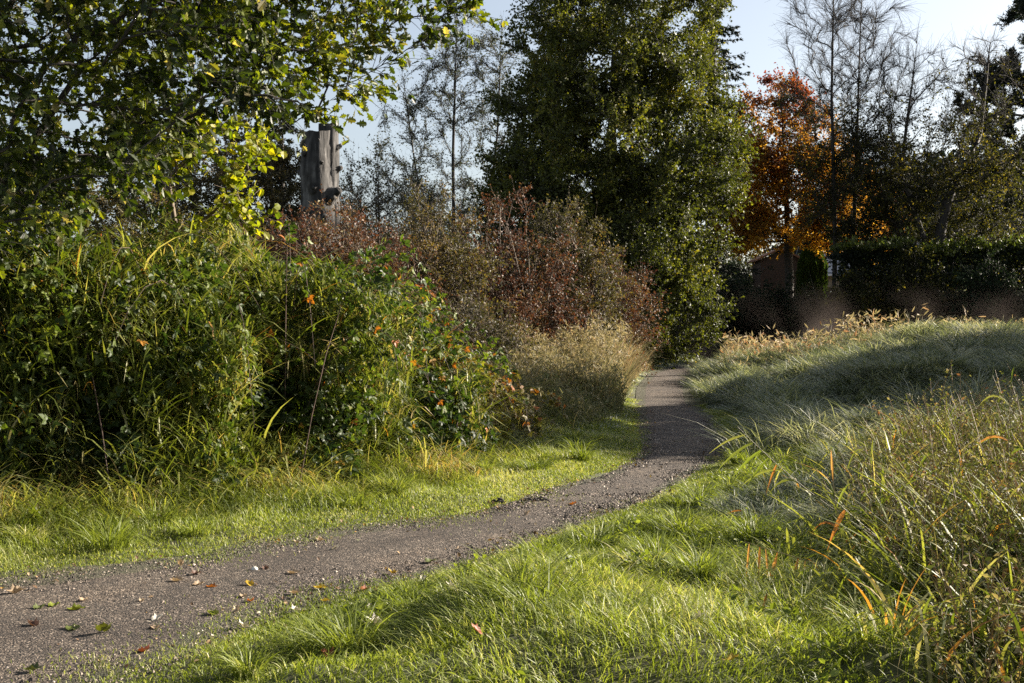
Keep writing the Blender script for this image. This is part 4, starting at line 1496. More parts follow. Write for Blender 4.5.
def house():
    d = 84.0
    x0 = (818 - 512) / FPX * d
    g = h1(x0 + 4, d)
    eave = CAM_H + (HOR - 273) / FPX * d - g
    root = empty('house', (x0, d, g), 'house with slate blue roof and tan siding seen through the gap beside the arborvitae', 'house')
    L, D = 10.0, 7.0
    G = Geo(); box(G, 0, L, 0, D, -.3, eave - .02)
    # gable triangles
    rz = 2.6
    G.add([(0, 0, eave - .02), (0, D, eave - .02), (0, D / 2, eave + rz - .15)], [0, 2, 1], [3])
    G.add([(L, 0, eave - .02), (L, D, eave - .02), (L, D / 2, eave + rz - .15)], [0, 1, 2], [3])
    G.build('wall', M_SIDING, root)
    G = Geo()
    t = .14
    for s, (ya, yb) in enumerate(((-.5, D / 2), (D + .5, D / 2))):
        za, zb = eave - .12, eave + rz
        V = [(-.4, ya, za), (L + .4, ya, za), (L + .4, yb, zb), (-.4, yb, zb)]
        V += [(a, b, c + t) for a, b, c in V]
        G.add(V, np.array([(0, 1, 2, 3), (7, 6, 5, 4), (0, 4, 5, 1), (1, 5, 6, 2), (3, 2, 6, 7), (0, 3, 7, 4)]).ravel(), [4] * 6)
    roof = G.build('roof', M_SLATE, root)
    G = Geo(); box(G, 6.2, 7.0, 4.2, 4.9, eave + 1.2, eave + 3.6); G.build('chimney', plain('brick', (.30, .13, .09)), roof)
    G = Geo(); box(G, -.4, L + .4, -.6, -.49, eave - .24, eave - .08); G.build('gutter', M_TRIM, roof)
    for (wx, ww, wz, wh) in ((.35, .8, .9, 1.3), (2.6, 1.4, .9, 1.3), (6.5, 1.6, .9, 1.3)):
        fr = Geo()
        for (a, b, c, e) in ((wx - .08, wx, wz - .08, wz + wh + .08), (wx + ww, wx + ww + .08, wz - .08, wz + wh + .08), (wx, wx + ww, wz + wh, wz + wh + .08), (wx, wx + ww, wz - .08, wz), (wx + ww / 2 - .025, wx + ww / 2 + .025, wz, wz + wh)):
            box(fr, a, b, -.05, -.003, c, e)
        f = fr.build('window', M_TRIM, root)
        q = Geo(); box(q, wx, wx + ww, -.02, -.004, wz, wz + wh); q.build('pane', M_GLASS, f)


house()


def shed():
    d = 76.0
    cx = (780 - 512) / FPX * d
    g = h1(cx, d)
    eave = CAM_H + (HOR - 259) / FPX * d - g
    root = empty('garden_shed', (cx, d, g), 'small brown garden shed with rusty tiled roof under the maple', 'shed')
    hw, D, rz = 1.45, 2.6, .62
    G = Geo(); box(G, -hw + .15, hw - .15, 0, D, -.3, eave - .02)
    G.add([(-hw + .15, 0, eave - .02), (hw - .15, 0, eave - .02), (0, 0, eave + rz - .12)], [0, 1, 2], [3])
    G.build('wall', M_SHEDW, root)
    G = Geo()
    for s in (-1, 1):
        V = [(s * (hw + .15), -.3, eave - .14), (s * (hw + .15), D + .3, eave - .14), (0, D + .3, eave + rz), (0, -.3, eave + rz)]
        V += [(a, b, c + .12) for a, b, c in V]
        G.add(V, np.array([(0, 1, 2, 3), (7, 6, 5, 4), (0, 4, 5, 1), (1, 5, 6, 2), (3, 2, 6, 7), (0, 3, 7, 4)]).ravel(), [4] * 6)
    G.build('roof', M_CEDAR, root)
    G = Geo(); box(G, -.4, .45, -.05, -.003, .0, 1.95); dr_ = G.build('door', plain('shed_door', (.10, .05, .035)), root)
    G = Geo(); box(G, .33, .38, -.1, -.052, .95, 1.05); G.build('handle', M_TRIM, dr_)


shed()

# ================================================================== FAR HILL
def far_hill():
    nx, ny = 60, 24
    xs = np.linspace(20, 300, nx)
    ys = np.linspace(185, 330, ny)
    A, B = np.meshgrid(xs, ys, indexing='ij')
    P = np.c_[A.ravel(), B.ravel()]
    z = 34 * smooth(40, 100, P[:, 0]) * smooth(185, 250, P[:, 1]) * (1 - .8 * smooth(270, 330, P[:, 1])) * (.8 + .3 * noise(P, 40, 231)) - .7
    V = np.c_[P, z]
    i, j = np.meshgrid(np.arange(nx - 1), np.arange(ny - 1), indexing='ij')
    a = (i * ny + j).ravel()
    F = np.c_[a, a + ny, a + ny + 1, a + 1]
    me = np_mesh('far_hill', V, F.ravel(), np.full(len(F), 4), np.zeros(len(V)), True)
    me.materials.append(plain('hill_soil', (.03, .035, .03), 1))
    tag(link(bpy.data.objects.new('far_hill', me)), 'dark wooded hill far off at the right', kind='structure')
    # forest on it; distance haze is put into its blue grey leaf colour
    G = Geo()
    n = 2600
    Q = np.c_[rng.uniform(60, 280, n), rng.uniform(190, 290, n)]
    zz = 34 * smooth(40, 100, Q[:, 0]) * smooth(185, 250, Q[:, 1]) * (1 - .8 * smooth(270, 330, Q[:, 1])) * (.8 + .3 * noise(Q, 40, 231)) - .7
    for (x, y), z in zip(Q, zz):
        H = rng.uniform(7, 13)
        m = 34
        t = rng.random(m)
        a = rng.uniform(0, 6.28, m)
        r = (1 - t) * H * .22
        P = np.c_[x + np.cos(a) * r, y + np.sin(a) * r, z + t * H + .3]
        scatter(G, T_RHOMB, P, H * .17, np.clip(rng.normal(.4, .2, m), 0, 1), np.c_[np.cos(a), np.sin(a), np.full(m, -.3)], 1.5, .2, .3)
    tag(G.build('hillside_forest', leaf_mat('hazed_hill_foliage', [(0, (.018, .026, .028)), (1, (.05, .058, .050))], .1, .8, .1)), 'forest covering the far hill, blue grey distance haze put into its colour', 'forest', kind='stuff')


far_hill()

# a dark belt of trees behind the left thicket and behind the trees on the right, so no bare horizon shows
for (px, d, top, rx, lab, m_) in [
        (30, 62, 150, 4.5, 'distant bushy tree behind the far left of the bank', M_DULL), (120, 66, 170, 4.5, 'distant bushy tree second from the left behind the bank', M_DULL),
        (330, 70, 205, 4.2, 'distant low tree straight behind the dead trunk', M_DULL), (450, 74, 215, 4.0, 'distant low tree behind the slender twin tree', M_GREY),
        (560, 74, 195, 4.2, 'distant tree glimpsed behind the left foot of the big leafy tree', M_OLIVE), (640, 76, 185, 4.6, 'distant tree glimpsed behind the right foot of the big leafy tree', M_OLIVE),
        (738, 84, 190, 4.2, 'distant tree filling the gap between big tree and maple', M_OLIVE), (915, 76, 205, 3.6, 'yellow green tree glowing behind the hedge', M_OLIVE),
        (990, 72, 175, 4.0, 'dark leafy tree behind the pine', M_OLIVE), (880, 96, 205, 4.0, 'tree behind the house roof', M_OLIVE)]:
    x = (px - 512) / FPX * d
    z = CAM_H + (HOR - top) / FPX * d - h1(x, d)
    make_tree('distant_tree', (x, d), lab, 'tree', M_BARKD, m_, tk((0, 0, 0), (.1, 0, z * .4), (0, 0, z * .9)), .16,
              [(0, 0, z * .55, rx, rx * .8, z * .42, 3), (0, 0, z * .25, rx, rx * .8, z * .25, 1.5)], 150, 2600, 1.0, 17000, T_RHOMB, .19,
              group='trees far behind the field', shell=.45, nz=1.4, thr=.3, rise=.6, tip_r=.012, lo=.08)

# ================================================================== OAK BOUGHS, UPPER LEFT
def oak():
    bx, by = -6.6, 9.6
    g = h1(bx, by) - .05
    o = np.array([bx, by, g])
    root = empty('oak_tree', o, 'oak hanging its leafy boughs into the upper left corner', 'tree')
    trunk = np.array([(0, 0, 0), (.1, 0, 1.6), (.3, .1, 3.2), (.2, 0, 5.5), (.4, 0, 7.5)])
    tg = []

    def pt(px, py, d):
        return W(px, py, d) - o

    # crown outline as the photograph shows it: dense left of x=250, thinning to the right
    for _ in range(950):
        px = rng.uniform(-120, 270)
        lim = 262 - .62 * px + 16 * math.sin(px * .05)
        py = rng.uniform(-330, max(lim, 30))
        d = rng.uniform(8.2, 12.0)
        tg.append(pt(px, py, d))
    for _ in range(90):
        px = rng.uniform(240, 420)
        py = rng.uniform(-120, 110 - (px - 240) * .50)
        tg.append(pt(px, py, rng.uniform(9.0, 11.2)))
    for (px, py) in ((466, 8), (440, 20), (428, 30), (455, 2), (415, 45), (395, 60), (375, 70), (352, 62), (362, 92), (345, 98), (330, 85), (310, 112), (295, 105), (285, 98), (300, 70), (400, 20), (270, 110), (262, 95)):
        tg.append(pt(px, py, rng.uniform(9.3, 10.2)))
    tg = np.array(tg)
    # a tree this near also has a crown above and behind the view
    tg = np.concatenate([tg, ell(130, [(0, 1.5, 6.5, 3.0, 3.0, 2.4, 1)], .5)])
    A, par, rad, cnt, chains = skeleton(trunk, .105, tg, .004, .28, -.1, .16, .55)
    Gt, Gb, Gl = Geo(), Geo(), Geo()
    wood(Gt, A, rad, chains[:1], 12)
    wood(Gb, A, rad, chains[1:], 6)
    P, d = twigs(A, par, rad, 9500, .34, .022, .05, 4, .12, .8)
    tube_batch(Gb, P, np.linspace(.0032, .0014, 4)[None] * np.ones((len(P), 1)), 3)
    Gt.build('trunk', M_BARKD, root, True)
    Gb.build('branches', M_BARKD, root, True)
    Q, dq = on_twigs(P, 56000, .25)
    tn = np.clip(.45 + (noise(Q, .5, 241) - .5) * .8 + rng.normal(0, .2, len(Q)), 0, .93)
    tn = np.where(rng.random(len(Q)) < .025, 1.0, tn)
    scatter(Gl, T_OAK, Q, rng.uniform(.052, .102, len(Q)), tn, dq, .7, .45, .6)
    Gl.build('foliage', M_OAK, root)


oak()


def sapling():
    bx, by = -3.3, 12.1
    g = h1(bx, by)
    o = np.array([bx, by, g])
    root = empty('sapling', o, 'sapling with bright yellow green leaves rising behind the green bramble bush', 'sapling')
    trunk = np.array([(0, 0, 0), (-.1, 0, 1.5), (-.35, 0, 3.0), (-.7, -.2, 4.0)])
    tg = np.array([W(px, py, d) - o for px, py, d in zip(rng.uniform(130, 272, 70), rng.uniform(95, 225, 70), rng.uniform(11.3, 12.8, 70))
                   if py < 190 + (px - 200) * .4 or px > 220] + [W(272, 215, 12) - o, W(262, 190, 12) - o, W(250, 222, 12) - o, W(240, 180, 12) - o])
    A, par, rad, cnt, chains = skeleton(trunk, .035, tg, .005, .2, .5, .14, .4)
    Gt, Gb, Gl = Geo(), Geo(), Geo()
    wood(Gt, A, rad, chains[:1], 7)
    wood(Gb, A, rad, chains[1:], 5)
    P, d = twigs(A, par, rad, 420, .22, .03, .1, 4, .1, .8)
    tube_batch(Gb, P, np.linspace(.003, .0014, 4)[None] * np.ones((len(P), 1)), 3)
    Gt.build('trunk', M_TWIG, root, True)
    Gb.build('branches', M_TWIG, root, True)
    Q, dq = on_twigs(P, 1500, .2)
    scatter(Gl, T_LEAF, Q, rng.uniform(.06, .10, len(Q)), np.clip(rng.normal(.45, .25, len(Q)), 0, 1), dq, .6, .5, .5, wid=1.3)
    Gl.build('foliage', M_YEL, root)


sapling()

# ================================================================== RIGHT FOREGROUND WEEDS
def weeds():
    G = Geo()
    # dense tangle of thin stems and narrow leaves
    def sample(n, y0, y1):
        X = sample_view(n, y0, y1, .20, .62)
        e = .30 + .10 * (1 - smooth(4.5, 6.8, X[:, 1])) + .06 * (noise(X, .6, 251) - .5)
        ok = (X[:, 0] / X[:, 1] > e) & (dr(X) > 1.2)
        return X[ok]
    X = sample(40000, 3.6, 12.5)
    n = len(X)
    edge = smooth(.28, .38, X[:, 0] / X[:, 1])
    H = rng.uniform(.2, .85, n) * (.35 + .65 * edge) * (.6 + .7 * noise(X, .5, 252)) * (1 - .25 * smooth(9, 13, X[:, 1])) * (.55 + .45 * smooth(4.8, 6.8, X[:, 1]))
    Z = np.c_[X, hz(X[:, 0], X[:, 1])]
    tn = np.clip(.5 + (noise(X, .6, 253) - .5) * .7 + rng.normal(0, .22, n), 0, 1)
    blades(G, Z, H, rng.uniform(.003, .008, n), rng.uniform(0, 6.28, n), rng.uniform(.15, 1.3, n), rng.uniform(.05, 1.1, n), tn, 5)
    # stems with many small leaves
    m = 2600
    k = rng.choice(n, m)
    B = Z[k]
    Hh = (H[k] * rng.uniform(.8, 1.15, m) + .1)
    a = rng.uniform(0, 6.28, m)
    E = B + np.c_[np.cos(a) * Hh * .35, np.sin(a) * Hh * .35, Hh]
    Mi = B + np.c_[np.zeros(m), np.zeros(m), Hh * .6]
    C = np.array([bez(p, q, e, 6) for p, q, e in zip(B, Mi, E)])
    tube_batch(G, C, np.linspace(.003, .0012, 6)[None] * np.ones((m, 1)), 3, .9)
    Q, dq = on_twigs(C, 36000, .15)
    tq = np.clip(.45 + (noise(Q, .4, 254) - .5) * .9 + rng.normal(0, .2, len(Q)), 0, 1)
    scatter(G, T_RHOMB, Q, rng.uniform(.015, .042, len(Q)), tq, dq, .4, .3, .4, wid=.8)
    tag(G.build('weeds', M_WEED), 'waist high tangle of drying weeds and thin stems at the lower right', 'weeds', kind='stuff')
    # greener reed blades standing among them
    G = Geo()
    X = sample_view(8500, 4.2, 11.5, .18, .60)
    X = X[(dr(X) > .9) & (rng.random(len(X)) < smooth(.20, .36, X[:, 0] / X[:, 1] - .06 * (1 - smooth(4.5, 6.8, X[:, 1]))))]
    n = len(X)
    blades(G, np.c_[X, hz(X[:, 0], X[:, 1])], rng.uniform(.25, .85, n) * (.5 + .5 * smooth(.24, .36, X[:, 0] / X[:, 1])) * (.6 + .4 * smooth(4.8, 6.8, X[:, 1])), rng.uniform(.008, .024, n), rng.uniform(0, 6.28, n), rng.uniform(.15, 1.1, n), rng.uniform(.05, 1.1, n),
           np.clip(rng.normal(.62, .2, n), 0, 1), 6)
    tag(G.build('reed_leaves', M_REED), 'yellow green reed blades standing among the weeds at the lower right', 'reeds', kind='stuff')


weeds()


# reed canes: stem + separate leaves
M_RSTEM = leaf_mat('reed_stem', [(0, (.10, .09, .03)), (.5, (.22, .17, .07)), (1, (.30, .14, .06))], .15, .45, .5)
M_RLEAF = leaf_mat('reed_leaf_green', [(0, (.12, .16, .02)), (.5, (.24, .27, .04)), (1, (.38, .34, .10))], .42, .4, .5)
M_RORNG = leaf_mat('reed_leaf_orange', [(0, (.38, .17, .05)), (.5, (.60, .30, .08)), (1, (.64, .46, .20))], .45, .45, .5, (1.4, 1.1, .6))


def ribbon(G, base, d0, L, w, sag, tint, n=7):
    """one long leaf: leaves the stem along d0 and sags"""
    base, d0 = np.asarray(base, float), norm(np.asarray(d0, float))
    t = np.linspace(0, 1, n)
    C = base + d0 * (L * t)[:, None] + np.array([0, 0, -1.]) * (sag * L * t ** 2)[:, None]
    D = norm(np.gradient(C, axis=0))
    side = norm(np.cross(D, np.array([.15, -.9, .3])))
    ww = w * .5 * np.minimum(1, .35 + t * 3) * (1 - t ** 2.2)
    tw = np.linspace(0, rng.uniform(-1, 1), n)
    up = np.cross(side, D)
    s2 = side * np.cos(tw)[:, None] + up * np.sin(tw)[:, None]
    V = np.concatenate([C - s2 * ww[:, None], C + up * ww[:, None] * .25, C + s2 * ww[:, None]])
    F = []
    for i in range(n - 1):
        F += [(i, i + 1, n + i + 1, n + i), (n + i, n + i + 1, 2 * n + i + 1, 2 * n + i)]
    G.add(V, np.array(F).ravel(), [4] * len(F), tint)


def reed(p0, p1, p2, leaves, label, r=.004):
    """p0 root, p1 control, p2 tip given as px,py,dist; leaves: (t, dx, dz, L, w, sag, colour)"""
    a = W(*p0); a[2] = h1(a[0], a[1]) - .02
    b, c = W(*p1), W(*p2)
    C = bez(a, b, c, 24)
    o = a.copy()
    root = empty('reed_stalk', o, label, 'reed', 'reed stalks at the lower right')
    G = Geo()
    tube(G, C - o, np.linspace(r, r * .35, 24), 6, .5)
    G.build('stem', M_RSTEM, root, True)
    for (t, dx, dy, dz, L, w, sag, colr) in leaves:
        i = int(t * 23)
        G = Geo()
        ribbon(G, C[i] - o, (dx, dy, dz), L * 1.15, w * .95, sag + .12, rng.random())
        G.build('leaf', M_RORNG if colr else M_RLEAF, root)


reed((905, 600, 7.6), (830, 520, 7.6), (738, 427, 7.6),
     [(.97, -1, 0, -.15, .22, .018, .25, 0), (.93, -.9, -.1, -.3, .24, .02, .3, 0), (.90, -.8, .1, -.5, .2, .02, .2, 0), (.86, -.7, 0, -.7, .2, .018, .1, 0), (.80, -.4, 0, -.9, .16, .02, .1, 1), (.74, -1, .1, .25, .26, .02, .5, 0), (.66, -.8, -.1, .6, .25, .02, .8, 0)],
     'arching reed stalk with drooping green leaves at its tip over the path edge')
reed((925, 640, 6.2), (800, 560, 6.2), (745, 542, 6.2),
     [(.98, -.1, 0, -1, .16, .014, .1, 1), (.9, -.05, 0, -1, .20, .018, .1, 1), (.78, -.3, 0, -1, .33, .024, .1, 1), (.74, .05, 0, -1, .27, .012, .1, 0), (.64, -.2, .1, -1, .22, .022, .2, 1), (.55, .1, 0, -1, .2, .015, .1, 0), (.84, .1, 0, -1, .2, .016, .1, 1), (.6, -.1, 0, -1, .24, .018, .15, 1), (.47, .0, 0, -1, .24, .02, .1, 1)],
     'low reed stalk hung with a row of orange drooping leaves')
reed((850, 610, 6.9), (840, 540, 6.9), (832, 470, 6.9),
     [(.95, -.05, 0, 1, .22, .018, .1, 1), (.8, -.3, 0, 1, .3, .018, .5, 0), (.7, .3, 0, 1, .30, .016, .4, 0), (.5, -.6, 0, .8, .25, .018, .7, 1)],
     'upright reed stalk topped by a pointed orange leaf')
reed((880, 620, 7.2), (868, 520, 7.2), (838, 445, 7.2),
     [(.85, .3, 0, 1, .3, .014, .5, 0), (.6, .5, 0, .9, .35, .018, .7, 0), (.4, -.6, 0, .8, .3, .018, .8, 0)],
     'green reed stalk bending left beside the upright orange tipped one')
reed((960, 640, 6.2), (900, 560, 6.2), (835, 500, 6.2),
     [(.95, -.4, 0, -.5, .14, .03, .5, 1), (.8, 0, 0, -1, .3, .014, .1, 0), (.55, .1, 0, -1, .25, .022, .1, 1), (.4, .5, 0, .8, .25, .016, .9, 0)],
     'reddish reed stalk slanting left with a crumpled orange leaf at its tip')
reed((1010, 650, 6.0), (930, 575, 6.0), (850, 520, 6.0),
     [(.45, -.05, 0, -1, .28, .026, .1, 1), (.35, .2, 0, -1, .25, .02, .1, 1), (.6, .3, 0, .9, .3, .018, .8, 0)],
     'long straight brown reed stalk crossing the weeds diagonally')
reed((900, 640, 6.6), (898, 590, 6.6), (893, 540, 6.6),
     [(.98, -.4, 0, -1, .2, .024, .1, 1), (.9, 0, 0, -1, .26, .026, .0, 1), (.6, .5, 0, .8, .3, .02, .8, 0)],
     'short reed stalk with two broad tan leaves hanging straight down')
reed((1060, 700, 5.4), (880, 622, 5.6), (655, 630, 5.8),
     [(.99, -1, 0, -.1, .15, .014, .1, 1), (.7, -.5, 0, -.8, .15, .016, .3, 1), (.5, .1, 0, -1, .16, .02, .1, 1)],
     'thin reed stalk lying almost level low over the grass')
reed((900, 690, 7.8), (860, 520, 8.2), (732, 510, 8.4),
     [(.97, -1, 0, .1, .10, .014, .2, 1), (.7, 0, 0, 1, .18, .014, .4, 0), (.62, -.5, 0, .8, .16, .014, .4, 0)],
     'thin dark reed stalk arching left above the pale flattened grass')
reed((985, 600, 7.4), (965, 500, 7.4), (905, 455, 7.4),
     [(.9, .4, 0, .9, .25, .016, .6, 0), (.7, -.4, 0, .9, .35, .018, .7, 0), (.5, .6, 0, .7, .35, .018, .7, 0)],
     'green reed stalk among the grey brown seed heads')
reed((1015, 560, 7.6), (1005, 440, 7.6), (1012, 375, 7.6),
     [(.95, .1, 0, 1, .2, .014, .3, 0), (.8, -.6, 0, .8, .3, .018, .7, 0), (.6, -.7, 0, .5, .3, .02, .8, 1), (.5, .6, 0, .7, .3, .018, .8, 0)],
     'tall reed stalk with green blades near the right edge')
reed((750, 690, 5.4), (762, 640, 5.4), (768, 590, 5.4),
     [(.97, -.25, 0, -1, .14, .018, .1, 1), (.6, -.1, 0, -1, .12, .014, .1, 1)],
     'short brown reed stalk with one curled brown leaf near the bottom edge')
# orange hanging blades on the left bank
for (px, py, d, lab) in ((222, 372, 11.0, 'withered orange reed leaves hanging on the bank'), (232, 390, 11.0, 'orange reed stalk drooping beside the withered ones'), (128, 405, 10.6, 'orange reed stalk low on the dark part of the bank'), (20, 335, 10.2, 'pale reed stalk leaning out at the left edge')):
    a = W(px, py, d)
    root = empty('reed_stalk', (a[0], a[1] + .3, h1(a[0], a[1])), lab, 'reed', 'reed stalks on the left bank')
    o = np.array([a[0], a[1] + .3, h1(a[0], a[1])])
    C = bez((0, 0, 0), (0, 0, (a - o)[2] * 1.0), a - o + np.array([0, 0, .06]), 16)
    G = Geo(); tube(G, C, np.linspace(.004, .002, 16), 5, .5); G.build('stem', M_RSTEM, root, True)
    for q in range(3):
        G = Geo()
        ribbon(G, C[-1 - q], (rng.normal(0, .25), -.3, -1), rng.uniform(.18, .3), .022, .1, rng.random())
        G.build('leaf', M_RLEAF if px == 20 else M_RORNG, root)

# ================================================================== FALLEN LEAVES AND STONES
LEAFCOL = {'tan': (.42, .31, .20), 'brown': (.13, .07, .045), 'orange': (.50, .17, .03), 'yellow': (.50, .34, .03), 'green': (.17, .20, .02), 'pale': (.60, .55, .46), 'olive': (.09, .11, .025), 'rust': (.28, .08, .03)}
LM = {}
for k_, c_ in LEAFCOL.items():
    c_ = np.array(c_)
    LM[k_] = leaf_mat('fallen_leaf_' + k_, [(0, tuple(c_ * .75)), (1, tuple(np.minimum(c_ * 1.2, .8)))], .22, .5, .4, (1.2, 1.1, .8))


def fallen_leaf(px, py, size, col, curl, label, stand=0.0, lift=0.02, group=None):
    d = 1821.0 / (py - HOR)
    x = (px - 512) / FPX * d
    g = h1(x, d)
    d = (CAM_H - g - lift) * FPX / (py - HOR)
    x = (px - 512) / FPX * d
    g = h1(x, d)
    # lobed blade as a curled grid
    nu, nv = 7, 9
    u = np.linspace(-1, 1, nu)
    v = np.linspace(0, 1, nv)
    V = []
    a = rng.uniform(0, 6.28)
    lob = .8 + .2 * np.cos(v * 3.2 * 2 * math.pi)
    for j, vv in enumerate(v):
        wv = .48 * math.sin(math.pi * min(max(vv, .02), .985)) ** .65 * lob[j]
        for uu in u:
            X = uu * wv
            Y = vv - .5
            Z = curl * (X ** 2) * 2.2 + curl * .8 * (Y ** 2) + .05 * math.sin(vv * 9 + uu * 3) + stand * (vv) * .8
            V.append((X * (1 - .25 * curl), Y * (1 - .35 * stand), Z))
    V = np.array(V) * size
    c, s = math.cos(a), math.sin(a)
    V = np.c_[V[:, 0] * c - V[:, 1] * s, V[:, 0] * s + V[:, 1] * c, V[:, 2] - V[:, 2].min()]
    F = []
    for j in range(nv - 1):
        for i in range(nu - 1):
            q = j * nu + i
            F.append((q, q + 1, q + nu + 1, q + nu))
    G = Geo()
    G.add(V, np.array(F).ravel(), [4] * len(F), np.clip(.5 + rng.normal(0, .2, len(V)), 0, 1))
    # stalk
    st = np.array([(0, -.5, 0), (.03, -.65, .04), (.02, -.8, .1)]) * size
    st = np.c_[st[:, 0] * c - st[:, 1] * s, st[:, 0] * s + st[:, 1] * c, st[:, 2]]
    tube(G, st, [.0016, .0013, .001], 4, .5)
    ob = G.build('fallen_leaf', LM[col], None, True)
    ob.location = (x, d, g + lift)
    tag(ob, label, 'leaf', group)


FL = 'fallen leaves on the path and verge'
LEAVES = [
    (15, 594, .11, 'tan', .9, 'long tan curled leaf on the gravel at the left edge', 0),
    (38, 610, .09, 'olive', .7, 'dark olive leaf, left of a row of three green leaves', 0),
    (53, 607, .09, 'green', .5, 'yellow green leaf in the middle of a row of three', 0),
    (75, 611, .10, 'green', .6, 'yellow green leaf, right of a row of three', 0),
    (32, 627, .085, 'brown', .9, 'very dark brown leaf on bare gravel below the three green leaves', .2),
    (72, 630, .11, 'olive', .4, 'flat dark green leaf beside the standing yellow green leaf', 0),
    (102, 635, .12, 'green', .5, 'biggest leaf, yellow green and standing up on the gravel', .7),
    (156, 620, .085, 'pale', .6, 'whitish green folded leaf in the middle of the path', .3),
    (154, 629, .07, 'tan', .5, 'pale tan leaf just below the whitish folded one', 0),
    (212, 615, .09, 'green', .6, 'yellow green leaf by the sparse grass edge', .1),
    (211, 588, .07, 'orange', .6, 'bright orange leaf on the gravel', 0),
    (198, 586, .08, 'tan', .7, 'tan leaf just left of the bright orange one', 0),
    (176, 582, .09, 'tan', .7, 'tan curled leaf lying farther left than the orange one', 0),
    (180, 567, .07, 'tan', .8, 'small tan leaf standing at the left grass edge', .9),
    (195, 575, .08, 'brown', .7, 'brown leaf with tan edge near the far grass edge', .1),
    (249, 586, .08, 'yellow', .6, 'yellow leaf below the white round stone', .4),
    (250, 602, .06, 'orange', .8, 'small orange brown crumpled leaf by the grass tufts', .2),
    (243, 597, .07, 'tan', .6, 'tan leaf between the yellow and the orange brown leaf', 0),
    (243, 629, .08, 'pale', .9, 'pale curled leaf among the first grass tufts', .6),
    (143, 653, .08, 'rust', .8, 'rust coloured leaf near the bottom of the path', .3),
    (31, 672, .09, 'olive', .7, 'olive leaf in the bottom left corner', .1),
    (293, 574, .09, 'tan', .5, 'thin tan leaf right of the white round stone', 0),
    (295, 594, .08, 'tan', .7, 'tan leaf beside the gravel and grass boundary', 0),
    (295, 612, .08, 'pale', .8, 'pale leaf at the tip of the grass tongue', .3),
    (83, 601, .07, 'tan', .6, 'small pinkish tan leaf near the left edge grass', 0),
    (141, 602, .05, 'tan', .8, 'tiny tan leaf alone on the gravel', .2),
    (265, 570, .07, 'brown', .7, 'small brown leaf above the white round stone', .3),
    (320, 589, .09, 'yellow', .5, 'flat yellow leaf on the gravel by the grass', 0),
    (392, 574, .075, 'yellow', .8, 'cupped orange yellow leaf near the middle of the path', .4),
    (335, 550, .08, 'pale', .6, 'pale pointed leaf on the farther half of the path', .5),
    (320, 541, .08, 'tan', .8, 'tan leaf touching the far grass edge', .2),
    (296, 543, .06, 'tan', .8, 'small tan leaf left of the one touching the far grass', .4),
    (325, 602, .06, 'yellow', .6, 'small yellow leaf in front of the flat yellow one', 0),
    (430, 563, .10, 'olive', .5, 'dark brownish leaf by the right grass edge', 0),
    (423, 586, .06, 'pale', .6, 'white leaf on the short grass', .6),
    (459, 549, .05, 'tan', .6, 'pinkish leaf far along the sunny gravel', .3),
    (365, 591, .08, 'rust', .6, 'rusty leaf on the gravel and grass boundary', 0),
    (372, 597, .09, 'olive', .5, 'olive leaf just below the rusty one', 0),
    (369, 611, .07, 'pale', .6, 'pale leaf on the short grass', 0),
    (452, 607, .08, 'pale', .9, 'pale crumpled leaf on the lawn like grass', .6),
    (377, 632, .11, 'pale', .9, 'large whitish curled leaf in the grass', .4),
    (477, 650, .065, 'rust', .5, 'orange leaf leaning in the deep green grass', .8),
    (437, 637, .07, 'rust', .7, 'rusty crumpled leaf at the edge of the deep grass', .4),
    (328, 657, .10, 'rust', .8, 'red brown crumpled leaf above a pale one near the bottom edge', .4),
    (326, 672, .10, 'pale', .8, 'pale crumpled leaf below the red brown one at the bottom', .2),
    (358, 680, .10, 'tan', .7, 'tan leaf cut by the bottom edge', .2),
    (527, 515, .08, 'tan', .7, 'tan leaf far along by the left grass edge', .6),
    (573, 505, .09, 'orange', .6, 'orange leaf farthest along the sunny gravel', .3),
    (698, 648, .07, 'pale', .7, 'white leaf in the dewy grass', .5),
    (653, 552, .09, 'brown', .8, 'brown leaf caught in a grass tussock', .3),
    (733, 675, .06, 'yellow', .6, 'small yellow leaf at the bottom by the weeds', .3),
    (236, 612, .06, 'tan', .7, 'small tan leaf right of the yellow green one at the sparse grass', .6),
]
for (px, py, sz, cl, cu, lab, stn) in LEAVES:
    on_grass = px > 360 and py > 600 or (px, py) in ((698, 648), (653, 552), (733, 675))
    fallen_leaf(px, py, sz * .98, cl, cu, lab, stn, .055 if on_grass else .024, FL)


def leaf_litter():
    G = Geo()
    L, Rr = smooth_line(PL, 400, 4), smooth_line(PR, 400, 4)
    X = np.concatenate([L[rng.integers(0, 399, 5000)] + rng.normal(0, .13, (5000, 2)), Rr[rng.integers(0, 399, 3500)] + rng.normal(0, .16, (3500, 2))])
    X = np.concatenate([X, path_points(260, 4.8, 16)])
    X = X[(X[:, 1] > 4.5) & (X[:, 1] < 24) & (noise(X, .5, 311) > .42)]
    n = len(X)
    P = np.c_[X, hz(X[:, 0], X[:, 1]) + rng.uniform(.022, .034, n)]
    scatter(G, T_LEAF, P, rng.uniform(.012, .038, n), rng.random(n), droop=0, up=2.5, wid=1.2)
    tag(G.build('leaf_litter', leaf_mat('litter', [(0, (.06, .035, .02)), (.5, (.17, .10, .055)), (.85, (.34, .24, .14)), (1, (.40, .22, .04))], .15, .6, .2)), 'crumbled brown leaf litter along the path edges', 'litter', kind='stuff')


leaf_litter()


